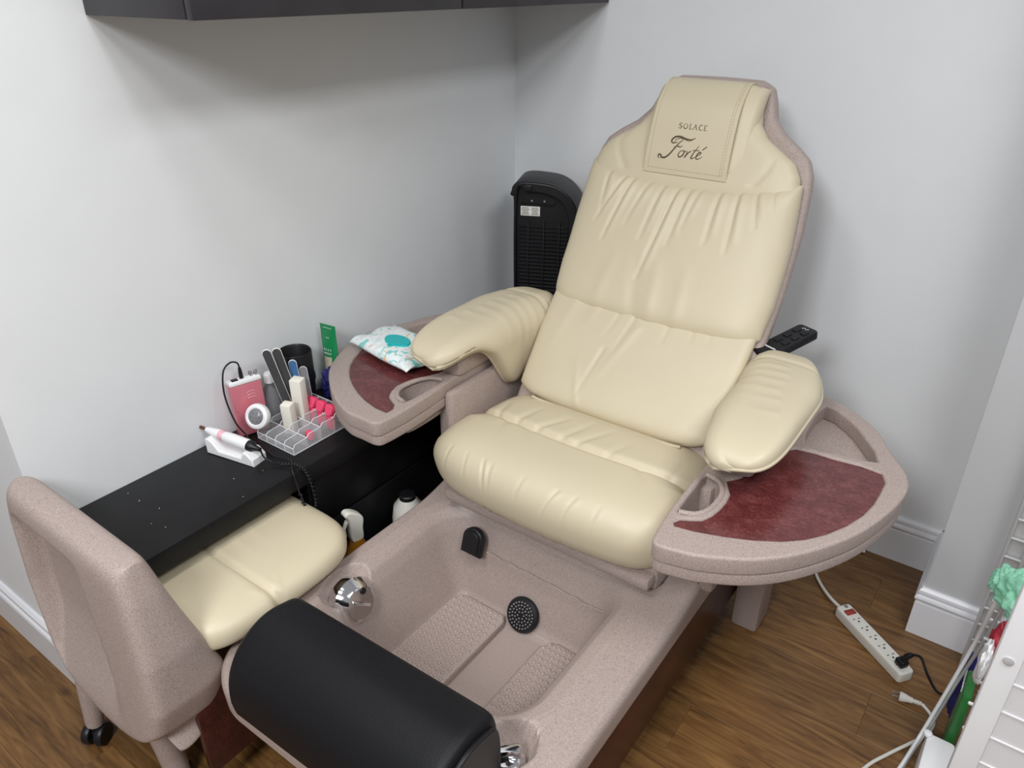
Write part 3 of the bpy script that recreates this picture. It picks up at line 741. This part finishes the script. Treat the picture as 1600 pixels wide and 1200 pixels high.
coil = cr([tuple(e0), (-1.385, .895, DZ + .018), (-1.350, .910, DZ + .008), (-1.318, .925, DZ + .012), (-1.292, .935, DZ - .002), (-1.288, .945, DZ - .05), (-1.288, .948, DZ - .105), (-1.288, .930, DZ - .118), (-1.287, .912, DZ - .085), (-1.290, .905, DZ - .03), (-1.305, .908, DZ + .008), (-1.345, .935, DZ + .006), (-1.40, .925, DZ + .006), (-1.43, .935, DZ + .006)], 22)
pp = []
for i, p in enumerate(coil):
    a = i * 1.25; pp.append((p[0] + .0032 * math.cos(a), p[1] + .0032 * math.sin(a) * .6, p[2] + .0032 * math.sin(a)))
MB().tube([tuple(p) for p in coil[:30]] + pp[30:190] + [tuple(p) for p in coil[190:]], .0024, 6).build('coiled_cable', 'black', hp, 80)
# clear stepped acrylic organiser
og = thing('acrylic_organizer', (-1.46, 1.05, DZ), 'clear acrylic stepped organizer with square compartments on the desk', 'organizer')
OX0, OX1, OY0 = -1.500, -1.362, .960; ncol = 4; tiers = [.026, .036, .045, .051]; dp = .045; t = .0022
MB().box(((OX0 + OX1) / 2, OY0 + dp * 2, DZ + .0015), (OX1 - OX0, dp * 4, .003), 0).build('base_sheet', 'acrylic', og, 0)
MB().tube([(OX0, OY0, DZ + .002), (OX1, OY0, DZ + .002), (OX1, OY0 + dp * 4, DZ + .002), (OX0, OY0 + dp * 4, DZ + .002)], .0014, 5, True).build('bright_edge', 'acrylic_edge', og, 0)  # added strip, its bright edge light is put into the colour
for i in range(ncol + 1):
    x = OX0 + (OX1 - OX0) * i / ncol
    poly = [(OY0, 0), (OY0 + dp * 4, 0), (OY0 + dp * 4, tiers[3])]
    for j in (3, 2, 1, 0): poly += [(OY0 + dp * j + .006, tiers[j]), (OY0 + dp * j, tiers[j] - .008)]
    dv = MB().prism(poly, 0, t, Matrix.Translation((x - t / 2, 0, DZ + .003)) @ Matrix(((0, 0, 1, 0), (1, 0, 0, 0), (0, 1, 0, 0), (0, 0, 0, 1)))).build('divider', 'acrylic', og, 0)
    MB().tube([(x, yy, DZ + .003 + zz) for yy, zz in poly[2:] + poly[:1]], .0013, 5).build('bright_edge', 'acrylic_edge', dv, 0)
for j in range(5):
    h = tiers[min(j, 3)] - (.009 if j < 4 else 0)
    MB().box(((OX0 + OX1) / 2, OY0 + dp * j, DZ + .003 + h / 2), (OX1 - OX0, t, h), 0).build('cross_panel', 'acrylic', og, 0)
    MB().tube([(OX0, OY0 + dp * j, DZ + .003 + h), (OX1, OY0 + dp * j, DZ + .003 + h)], .0013, 5).build('bright_edge', 'acrylic_edge', og, 0)
# white foam buffer blocks standing in the organiser
def block(name, x, y, z, w, h, rx, ry, label):
    X = Matrix.Translation((x, y, z)) @ Matrix.Rotation(ry, 4, 'Y') @ Matrix.Rotation(rx, 4, 'X') @ Matrix.Rotation(.35, 4, 'Z')
    tag(MB().box((0, 0, h / 2), (w, w * .9, h), .002, X).build(name, 'foam', None, 40), label, 'buffer block', 'foam buffer blocks in the organizer')
block('buffer_block', -1.448, 1.026, DZ + .006, .028, .088, .06, .04, 'shorter white foam buffer block standing in a low organizer compartment')
block('buffer_block', -1.458, 1.072, DZ + .006, .031, .138, .05, .06, 'taller white foam buffer block standing behind the shorter one')
# round white gadget with a grey lens leaning on the organiser
gd = thing('round_gadget', (-1.475, .985, DZ + .05), 'small round white gadget with grey lens face resting on the organizer', 'gadget')
Xg = Matrix.Translation((-1.478, .955, DZ + .076)) @ Matrix.Rotation(math.radians(20), 4, 'Z') @ Matrix.Rotation(math.radians(66), 4, 'X')
MB().lathe([(.012, -.026), (.022, -.020), (.030, -.010), (.033, .0), (.031, .008), (.024, .012), (.021, .010)], 32, Xg).build('housing', 'white', gd, 40)
ln = MB().lathe([(.0215, .006), (.0205, .011), (.012, .015), (.001, .017)], 28, Xg).build('lens', 'lens', gd, 60)
for i in range(7):
    a = i * 2 * PI / 6; r = .011 if i < 6 else 0
    MB().lathe([(.0026, .0135), (.0020, .0170), (.0008, .0176)], 8, Xg @ Matrix.Translation((r * math.cos(a), r * math.sin(a), 0))).build('bulb', 'grey2', ln, 40)
# nail files
def nfile(base, tip, w, mat, label):
    B = Vector(base); T = Vector(tip); ln_ = (T - B).length; ey = (T - B).normalized()
    nz = Vector((.62, -.62, .25)); nz = (nz - ey * nz.dot(ey)).normalized(); ex = ey.cross(nz)
    X = Matrix(((ex.x, ey.x, nz.x, B.x), (ex.y, ey.y, nz.y, B.y), (ex.z, ey.z, nz.z, B.z), (0, 0, 0, 1)))
    pts = rrect(w / 2, 0, ln_, w / 2 * .96, 6)
    th = thing('nail_file', base, label, 'nail file', 'nail files in the organizer')
    MB().plate([pts], -.0016, .0016, .0003, X).build('core', 'paper', th, 0)
    MB().plate([[(p[0] * .90, p[1] * .985 + .001) for p in pts]], -.0022, .0022, 0, X).build('abrasive_face', mat, th, 0)
nfile((-1.487, 1.068, DZ + .006), (-1.512, 1.030, DZ + .222), .023, 'grey', 'dark grey nail file leaning outermost toward the pink control box')
nfile((-1.480, 1.086, DZ + .006), (-1.506, 1.056, DZ + .218), .023, 'grey', 'dark grey nail file leaning just in front of the black cup')
nfile((-1.484, 1.098, DZ + .006), (-1.498, 1.094, DZ + .172), .021, 'blue2', 'blue nail file standing upright in the organizer')
nfile((-1.462, 1.106, DZ + .006), (-1.490, 1.118, DZ + .146), .021, 'grey2', 'short grey nail file standing upright beside the blue one')
# black cup behind
ck = thing('black_cup', (-1.530, 1.175, DZ), 'black rounded plastic cup standing behind the nail files', 'cup')
MB().lathe([(.030, 0), (.040, .004), (.044, .09), (.044, .168), (.042, .172), (.039, .168), (.038, .02), (.002, .016)], 32, Matrix.Translation((-1.538, 1.136, DZ))).build('cup_body', 'black', ck, 40)
MB().lathe([(.0455, .085), (.0462, .088), (.0462, .100), (.0455, .103)], 32, Matrix.Translation((-1.538, 1.136, DZ))).build('cup_band', 'black', ck, 40)
# blue mesh bundle, pink toe separators, clear bottles
rb = random.Random(11)
def blob(name, c, r, mat, amp, freq, seed, sub=4, sq=(1, 1, 1)):
    bm = bmesh.new(); bmesh.ops.create_icosphere(bm, subdivisions=sub, radius=1)
    from mathutils import noise as mn
    for v in bm.verts:
        n = v.co.normalized(); d = 1 + amp * mn.fractal(n * freq + Vector((seed, seed * 2, 0)), 1, 2, 4) + amp * .6 * abs(mn.noise(n * freq * 2.3 + Vector((0, seed, 3))))
        v.co = Vector((n.x * r * d * sq[0], n.y * r * d * sq[1], n.z * r * d * sq[2])) + Vector(c)
    bm.verts.index_update(); m = MB().add([v.co for v in bm.verts], [[v.index for v in f.verts] for f in bm.faces]); bm.free()
    return m.build(name, mat, None, 60)
tag(blob('mesh_sponge', (-1.492, 1.212, DZ + .054), .027, 'blue', .28, 2.6, 4, 5, (1.0, 1.0, 1.7)), 'crumpled royal blue mesh sponge in the back of the organizer', 'sponge')
for i, lab_ in enumerate(('hot pink foam toe separator nearest the blue mesh sponge', 'hot pink foam toe separator second from the blue mesh sponge', 'hot pink foam toe separator second from the printed box', 'hot pink foam toe separator nearest the printed box')):
    x = OX0 + (OX1 - OX0) * (i + .5) / 4 
    sep = thing('toe_separator', (x, 1.10, DZ + .004), lab_, 'toe separator', 'pink toe separators')
    MB().box((x, 1.100, DZ + .026), (.022, .018, .044), .005, None).build('stem', 'hotpink', sep, 40)
    MB().plate([cr([(-.009, 0, 0), (.009, 0, 0), (.014, .020, 0), (.008, .028, 0), (-.008, .028, 0), (-.014, .020, 0)], 3, True)], -.010, .010, .004, Matrix.Translation((x, 1.098, DZ + .046)) @ Matrix.Rotation(math.radians(70), 4, 'X')).build('flared_tip', 'hotpink', sep, 50)
sep = tag(MB().box((-1.379, 1.028, DZ + .020), (.022, .016, .026), .006, None).build('toe_separator', 'hotpink', None, 40), 'single hot pink toe separator lying in a lower compartment', 'toe separator')
bt = thing('clear_bottle', (-1.545, 1.045, DZ), 'small clear bottle with white cap behind the pink control box', 'bottle')
MB().lathe([(.018, 0), (.021, .004), (.021, .09), (.012, .102), (.010, .108)], 24, Matrix.Translation((-1.548, 1.052, DZ + .003))).build('bottle_body', 'clear', bt, 40)
MB().lathe([(.013, .108), (.013, .130), (.011, .134)], 20, Matrix.Translation((-1.548, 1.052, DZ + .003))).build('cap', 'white', bt, 40)
# green lotion tube
gt = thing('lotion_tube', (-1.545, 1.275, DZ), 'green lotion tube standing on its cap against the left wall', 'tube')
Xt = Matrix.Translation((-1.534, 1.252, DZ)) @ Matrix.Rotation(math.radians(6), 4, 'Z') @ Matrix.Scale(.96, 4)
V = []; n = 28; lv_ = [(0.024, .017, .030), (.025, .019, .04), (.026, .016, .09), (.0275, .010, .15), (.029, .002, .198), (.029, .0012, .214)]
for a_, b_, z in lv_:
    for kq in range(n): an = 2 * PI * kq / n; V.append((a_ * math.cos(an), b_ * math.sin(an), z))
body = MB().add(V, [(i * n + kq, i * n + (kq + 1) % n, (i + 1) * n + (kq + 1) % n, (i + 1) * n + kq) for i in range(len(lv_) - 1) for kq in range(n)] + [tuple(range(n)), tuple((len(lv_) - 1) * n + kq for kq in range(n))], Xt).build('tube_body', 'green', gt, 50)
MB().lathe([(.021, 0), (.022, .003), (.022, .028), (.020, .031)], 24, Xt).build('cap', 'white', gt, 40)
def on_tube(x, z): 
    b_ = np.interp(z, [q[2] for q in lv_], [q[1] for q in lv_]); a_ = np.interp(z, [q[2] for q in lv_], [q[0] for q in lv_])
    return Xt @ Vector((x, -b_ * math.sqrt(max(0, 1 - (x / a_) ** 2)) - .0008, z))
m = MB(); m.grid(np.array([[tuple(on_tube(x, z)) for z in np.linspace(.065, .118, 8)] for x in np.linspace(-.014, .014, 8)])); m.build('picture_patch', 'skin', body, 60)
m = MB()
for z, x0, x1, r in ((.205, -.016, .016, .0006), (.176, -.006, .006, .0007), (.056, -.012, .012, .0006), (.050, -.012, .010, .0006)):
    m.tube([tuple(on_tube(x, z)) for x in np.linspace(x0, x1, 8)], r, 5)
for z, h_, n_ in ((.139, .007, 4), (.128, .005, 7)):
    for i in range(n_):
        x = -.012 + .024 * i / (n_ - 1)
        m.tube([tuple(on_tube(x - .001, z - h_ / 2)), tuple(on_tube(x - .001, z + h_ / 2)), tuple(on_tube(x + .0012, z + h_ * .2))], .0006, 5)
m.build('print_lines', 'inkw', body, 0)['kind'] = 'stuff'
# small printed box lying beside the organiser under the tray edge
pb = thing('printed_box', (-1.40, 1.185, DZ), 'small white box with black and gold print beside the organizer', 'box')
MB().box((-1.385, 1.172, DZ + .024), (.080, .050, .046), .002).build('carton', 'paper', pb)
m = MB()
for i in range(5): m.box((-1.3445, 1.172, DZ + .008 + i * .0045), (.001, .036 - (i % 2) * .008, .0014), 0)
m.build('print_lines', 'ink', pb, 0)['kind'] = 'stuff'
MB().box((-1.3445, 1.172, DZ + .038), (.001, .020, .010), 0).build('gold_mark', 'gold', pb, 0)

# ------------------------------------------------------------------ wet wipes on the tray
wp = thing('wet_wipes_pack', (-1.375, 1.36, TZ), 'white patterned wet wipes pack with teal lid on the side tray', 'wet wipes')
Xw = Matrix.Translation((-1.372, 1.360, TZ + .001)) @ Matrix.Rotation(math.radians(-10), 4, 'Z')
def s_wp(U, V):
    x = U * .130 * (1 + .012 * np.sin(V * 5)); y = V * .078 * (1 + .02 * np.sin(U * 4 + 1))
    z = .019 + .005 * np.abs(U) ** 6 * np.sin(V * 7) + 0 * x
    P = np.stack([x, y, z], -1); sh = P.shape
    Mx = np.array(Xw); return P @ Mx[:3, :3].T + Mx[:3, 3]
def d_wp(U, V):
    d = .003 * np.sin(U * 14 + V * 4) * np.abs(U) ** 2
    rr = random.Random(2)
    for i in range(22):
        a = rr.uniform(-1, 1); b = rr.choice([-1, 1]); d = d + wr(U, V, a, b * .95, a + rr.uniform(-.3, .3), b * rr.uniform(.2, .6), .05, rr.uniform(-.004, .004))
    return d
pk2 = cushion(s_wp, .022, .018, 80, 70, 5.0, 1.7, d_wp).build('packet', 'wipes', wp, 180, 1e-5)
lidp = [(.044 * math.cos(a) * (1 + .06 * math.cos(2 * a)), .030 * math.sin(a)) for a in np.linspace(0, 2 * PI, 40, endpoint=False)]
lid = MB().plate([lidp], .036, .0445, .003, Xw @ Matrix.Translation((.004, -.008, 0))).build('lid', 'teal', wp, 40)
MB().box((.012, -.040, .041), (.016, .010, .004), .0015, Xw).build('lid_tab', 'teal', lid, 40)

# ------------------------------------------------------------------ tower heater in the corner
ht = thing('tower_heater', (-1.40, 2.05, 0), 'black tower heater with slatted grille standing in the wall corner', 'heater')
hc = (-1.334, 2.052)
Xq = RZ((hc[0], hc[1], 0), math.radians(24))
HO = cr([(-.105, .06, 0), (-.105, .50, 0), (-.106, .96, 0), (-.112, 1.000, 0), (-.110, 1.030, 0), (-.085, 1.046, 0), (-.03, 1.046, 0), (.03, 1.036, 0), (.075, 1.004, 0), (.099, .955, 0), (.108, .880, 0), (.108, .45, 0), (.108, .06, 0)], 6)
HO = [p[:2] for p in HO]
HI = [p[:2] for p in cr([(-.097, .07, 0), (-.097, .50, 0), (-.097, .985, 0), (-.06, 1.012, 0), (.0, 1.008, 0), (.045, .985, 0), (.066, .94, 0), (.072, .87, 0), (.072, .45, 0), (.072, .07, 0)], 6)]
Xf = Xq @ Matrix.Rotation(PI / 2, 4, 'X')
hbod = MB().plate([HO], -.075, .072, .006, Xf).build('housing', 'black', ht, 50)
MB().plate([HO, HI], .066, .090, .006, Xf).build('hood_rim', 'black', hbod, 50)
MB().lathe([(.10, 0), (.145, .004), (.148, .020), (.135, .035), (.10, .06)], 36, RZ((hc[0], hc[1], 0), 0)).build('base', 'black', ht, 40)
sl = MB()
for i in range(62): sl.box((-.012, -.0745, .14 + i * .0125), (.160, .008, .0055), .002, Xq, 1)
g = sl.build('grille_slats', 'black', ht, 0); g['kind'] = 'stuff'
for x in (-.05, 0, .05): MB().box((x - .01, -.0770, .525), (.004, .006, .79), .001, Xq).build('grille_rib', 'black', ht)
lab = MB().box((-.055, -.0732, .952), (.062, .0015, .030), 0, Xq).build('warning_sticker', 'paper', ht, 0)
tx = MB()
for i in range(5):
    for x, w in ((-.071, .026), (-.040, .024)): tx.box((x, -.0742, .941 + i * .0052), (w - (i * 7 % 3) * .004, .0006, .0018), 0, Xq)
tx.build('small_print', 'ink', lab, 0)['kind'] = 'stuff'
MB().box((-.06, -.088, 1.028), (.026, .010, .020), .003, Xq).build('latch', 'black', ht)
for x in (-.05, -.01): MB().lathe([(.003, 0), (.003, .003)], 10, Xq @ Matrix.Translation((x, -.0715, .985)) @ Matrix.Rotation(PI / 2, 4, 'X')).build('screw', 'steel', ht)
MB().tube([tuple(Xq @ Vector(p)) for p in cr([(-.085, -.072, .974), (-.03, -.074, .976), (.015, -.074, .972), (.024, -.073, .985)], 6)], .0025, 6).build('handle_groove', 'black', ht)

# ------------------------------------------------------------------ bottle and container on the floor between desk and basin
sbx, sby = -1.238, 1.020
sbt = thing('spray_bottle', (sbx, sby, 0), 'amber spray bottle with pale grey trigger head on the floor by the basin', 'bottle')
MB().lathe([(.036, 0), (.040, .006), (.041, .23), (.036, .28), (.020, .312), (.017, .325)], 28, RZ((sbx, sby, 0), 0)).build('bottle_body', 'amber', sbt, 40)
hd = MB().plate([cr([(-.016, .0, 0), (.014, .0, 0), (.017, .035, 0), (.020, .066, 0), (.0, .088, 0), (-.020, .097, 0), (-.030, .088, 0), (-.020, .066, 0)], 4, True)], -.013, .013, .005, Matrix.Translation((sbx, sby, .322)) @ Matrix.Rotation(math.radians(75), 4, 'Z') @ Matrix.Rotation(PI / 2, 4, 'X')).build('trigger_head', 'offwhite', sbt, 40)
MB().tube([tuple(RZ((sbx, sby, .322), math.radians(75)) @ Vector(p)) for p in ((-.021, 0, .066), (-.032, 0, .045), (-.030, 0, .02))], [.006, .005, .004], 8).build('trigger', 'offwhite', hd, 60)
b2 = thing('floor_container', (-1.235, 1.24, 0), 'white plastic container with green label and black top on the floor behind the spray bottle', 'bottle')
MB().lathe([(.040, 0), (.046, .008), (.046, .27), (.040, .31), (.022, .335), (.020, .34)], 28, RZ((-1.240, 1.215, 0), 0)).build('container_body', 'offwhite', b2, 40)
MB().lathe([(.0465, .10), (.0468, .102), (.0468, .25), (.0465, .252)], 28, RZ((-1.240, 1.215, 0), 0)).build('label_band', 'greend', b2, 40)
MB().lathe([(.023, .328), (.023, .345), (.020, .348)], 20, RZ((-1.240, 1.215, 0), 0)).build('cap', 'black', b2, 40)  # black cap stands in for the dark inside of an open container

# ------------------------------------------------------------------ remote control on the right arm
rm = thing('remote_control', (-.46, 1.77, .80), 'black massage remote control lying behind the right arm pad', 'remote')
Xr = Matrix.Translation((-.455, 1.765, .812)) @ Matrix.Rotation(math.radians(-24), 4, 'Z') @ Matrix.Rotation(math.radians(10), 4, 'X')
MB().plate([rrect(.030, -.085, .085, .012, 5)], -.011, .011, .005, Xr).build('body', 'black', rm, 40)
for y in (-.012, .020, .052):
    for x in (-.012, .012): MB().plate([rrect(.008, y - .010, y + .010, .004, 4)], .010, .0135, .001, Xr @ Matrix.Translation((x, 0, 0))).build('button', 'black', rm, 40)
m = MB()
for i in range(6): m.box((-.015 + i * .006, -.052, .0112), (.0042, .006 - (i % 2) * .001, .0006), 0, Xr)
m.tube([tuple(Xr @ Vector(p)) for p in ((-.008, .066, .0114), (-.003, .072, .0114), (.002, .066, .0114), (.008, .072, .0114))], .0007, 5)
m.build('white_marks', 'inkw', rm, 0)['kind'] = 'stuff'
MB().tube(cr([tuple(Xr @ Vector((0, -.086, -.004))), (-.468, 1.660, .800), (-.485, 1.668, .770), (-.49, 1.70, .72), (-.485, 1.74, .66)], 8), .0035, 8).build('cable', 'black', rm, 80)

# ------------------------------------------------------------------ power strip, plugs and cords on the floor
a_s = math.atan2(1.708 - 1.853, .008 + .186)
psx = thing('power_strip', (-.09, 1.78, 0), 'off white six outlet power strip with red switch on the floor', 'power strip')
Xs = RZ((-.089, 1.781, 0), a_s)
MB().plate([rrect(.127, -.023, .023, .010, 5)], 0, .034, .006, Xs).build('casing', 'offwhite', psx, 40)
MB().box((-.094, 0, .0345), (.018, .030, .006), .002, Xs).build('switch', 'redswitch', psx)
MB().lathe([(.0055, .033), (.0055, .0355), (.004, .036)], 16, Xs @ Matrix.Translation((-.116, .004, 0))).build('breaker_button', 'lens', psx)
for i in range(6):
    x = -.068 + i * .033
    s_ = MB(); s_.box((x, .008, .0342), (.0022, .0075, .0006)); s_.box((x, -.008, .0342), (.0022, .0065, .0006)); s_.lathe([(.0028, .0338), (.0028, .0345)], 10, Matrix.Translation((x + .010, 0, 0)))
    so = MB().add(s_.v, s_.f, Xs).build('outlet', 'black', psx, 0)
cdx = [tuple(Xs @ Vector((-.126, 0, .018))), (-.232, 1.890, .014), (-.275, 1.945, .006), (-.30, 1.99, .006), (-.32, 2.08, .006), (-.26, 2.150, .006), (-.20, 2.168, .006)]
MB().tube(cr(cdx, 8), .0048, 8).build('cord', 'offwhite', psx, 80)
bp = thing('black_plug', (.0, 1.73, .035), 'black plug pushed into the last outlet of the power strip', 'plug')
Xb = Xs @ Matrix.Translation((.101, .0, .034))
MB().box((0, 0, .011), (.026, .024, .020), .004, Xb).build('plug_body', 'black', bp)
MB().tube([tuple(Xb @ Vector(p)) for p in ((.002, .0, .018), (.004, .006, .034), (.010, .014, .044))], [.009, .008, .006], 10).build('strain_relief', 'black', bp)
q0 = Xb @ Vector((.010, .014, .044))
MB().tube(cr([tuple(q0), (q0.x + .02, q0.y + .012, .070), (q0.x + .045, q0.y - .004, .040), (.085, 1.715, .006), (.110, 1.725, .006), (.150, 1.760, .006)], 8), .0034, 8).build('cord', 'black', bp, 80)
wpz = thing('white_plug', (.0, 1.64, 0), 'unplugged white two prong plug lying on the wood floor', 'plug')
Xwp = RZ((.020, 1.640, .012), math.radians(8))
MB().lathe([(.011, -.010), (.0125, -.008), (.0115, .0), (.008, .012), (.0075, .02)], 18, Xwp @ Matrix.Rotation(PI / 2, 4, 'Y')).build('plug_body', 'offwhite', wpz, 40)
MB().lathe([(.0055, .018), (.0055, .020)] + [((.0062 if i % 2 else .0046), .021 + i * .0025) for i in range(9)], 14, Xwp @ Matrix.Rotation(PI / 2, 4, 'Y')).build('strain_relief', 'offwhite', wpz, 20)
for s in (-1, 1): MB().box((-.018, s * .0062, 0), (.017, .0016, .006), .0004, Xwp).build('prong', 'steel', wpz)
w0 = Xwp @ Vector((.042, 0, 0))
MB().tube(cr([tuple(w0), (.085, 1.632, .005), (.096, 1.603, .005), (.082, 1.553, .005), (.030, 1.463, .005), (-.008, 1.390, .005), (-.03, 1.30, .005), (.05, 1.20, .005)], 10), .0042, 8).build('cord', 'offwhite', wpz, 80)

# ------------------------------------------------------------------ white rack at the right with things kept on it
rk = thing('wire_rack', (.30, 1.35, 0), 'white metal rack with ribbed end panel at the right wall', 'rack')
RY = 1.00; RX = .096
def rbar(c, d, b=.003, name='frame_bar', mat='rack'): return MB().box(c, d, b).build(name, mat, rk)
rbar((RX + .016, RY, .46), (.032, .022, .90))
rbar((RX + .58, RY, .46), (.032, .022, .90))
rbar((RX + .298, RY, .895), (.532, .022, .030))
rbar((RX + .298, RY, .04), (.532, .022, .030))
for z, xx in ((.785, RX + .016), (.545, RX + .016)):
    MB().lathe([(.007, .0), (.007, .002), (.0035, .003)], 16, Matrix.Translation((xx, RY - .011, z)) @ Matrix.Rotation(PI / 2, 4, 'X')).build('screw', 'silver', rk)
MB().box((RX + .298, RY - .002, .468), (.532, .003, .826)).build('back_sheet', 'rack', rk, 0)
for i in range(15): rbar((RX + .298, RY - .0042, .09 + i * .0545), (.532, .0030, .0036), .001, 'rib')
for i in range(3): rbar((RX + .19 + i * .155, RY - .0042, .468), (.0030, .0026, .826), .001, 'rib')
rbar((RX + .10, RY + .45, .46), (.026, .026, .90), .003, 'post')
rbar((RX + .12, 1.72, .46), (.026, .026, .90), .003, 'post')
for z in (.08, .40): rbar((RX + .10, 1.36, z), (.020, .72, .014), .003, 'rail')
for z in (.075, .395):
    for i in range(11):
        yw = 1.04 + i * .066; xw = .116 if z > .2 else .160
        rbar(((xw + .671) / 2, yw, z), (.671 - xw, .006, .006), .002, 'shelf_wire')
# narrow chrome ladder frame against the pillar
ld = thing('chrome_ladder_frame', (.14, 1.84, 0), 'narrow chrome wire ladder frame standing against the grey pillar', 'wire frame')
for x in (.118, .158): MB().tube([(x, 1.84, .0), (x, 1.84, .95)], .0042, 8).build('upright', 'silver', ld)
for i in range(17): MB().tube([(.118, 1.84, .05 + i * .055), (.158, 1.84, .05 + i * .055)], .0034, 8).build('rung', 'silver', ld)
MB().box((.140, 1.852, .475), (.044, .006, .94), .002).build('backing_strip', 'silver', ld)
tag(blob('plastic_bag', (.152, 1.42, .590), .048, 'greenbag', .30, 1.7, 9, 5, (1, 1, 1.0)), 'crumpled translucent green plastic bag on top of the rack items', 'plastic bag')
tag(blob('plastic_bag', (.116, 1.47, .568), .026, 'greenbag', .30, 1.9, 2, 5, (1, 1, 1.2)), 'small knotted end of green plastic bag hanging below the larger bag', 'plastic bag')
tag(blob('red_packet', (.135, 1.40, .468), .030, 'red', .25, 2.2, 5, 4, (.55, 1.4, 1.9)), 'crumpled red packet wedged on the rack beneath the green bag', 'packet')
tag(blob('white_packet', (.120, 1.36, .455), .024, 'white', .25, 2.0, 7, 4, (.4, 1.2, 2.0)), 'crumpled white packet beside the red one on the rack', 'packet')
tag(blob('blue_cloth', (.128, 1.64, .112), .032, 'blue', .30, 1.8, 6, 5, (.55, 1.2, 3.1)), 'crumpled dark blue cloth bunched on the floor behind the green packet', 'cloth')
gp = thing('green_packet', (.128, 1.53, 0), 'dark green packet with white marks standing on the floor beside the rack', 'packet')
MB().box((.128, 1.53, .120), (.020, .09, .240), .006).build('pouch', 'greend', gp)
m = MB()
for i in range(3): m.tube(cr([(.1176, 1.532 + i * .026, .205), (.1176, 1.540 + i * .026, .218), (.1176, 1.548 + i * .026, .204), (.1176, 1.554 + i * .026, .216)], 5), .0016, 5)
m.build('white_marks', 'inkw', gp, 0)['kind'] = 'stuff'
ad = thing('white_box', (.12, 1.42, 0), 'small glossy white box on the floor beside the rack', 'box')
MB().box((.112, 1.40, .055), (.060, .150, .110), .010).build('casing', 'white', ad, 40)
MB().lathe([(.009, 0), (.009, .006), (.006, .008)], 16, Matrix.Translation((.084, 1.465, .109))).build('button', 'white', ad)
hang = [
 ('white', 'flat white cable hanging down the rack beside the grey one', [(.118, 1.47, .60), (.112, 1.50, .48), (.110, 1.56, .33), (.098, 1.56, .20), (.076, 1.52, .05), (.055, 1.43, .006), (.03, 1.33, .006), (.01, 1.22, .006)], .0045, 'white_cable'),
 ('cablegrey', 'grey cable hanging down the rack between the white cables', [(.132, 1.45, .60), (.124, 1.48, .48), (.118, 1.52, .35), (.106, 1.56, .20), (.088, 1.54, .07), (.066, 1.47, .006), (.052, 1.36, .006), (.05, 1.25, .006)], .0038, 'grey_cable'),
]
for mat, lab_, pts, r, nm in hang: tag(MB().tube(cr(pts, 8), r, 8).build(nm, mat, None, 80), lab_, 'cable')
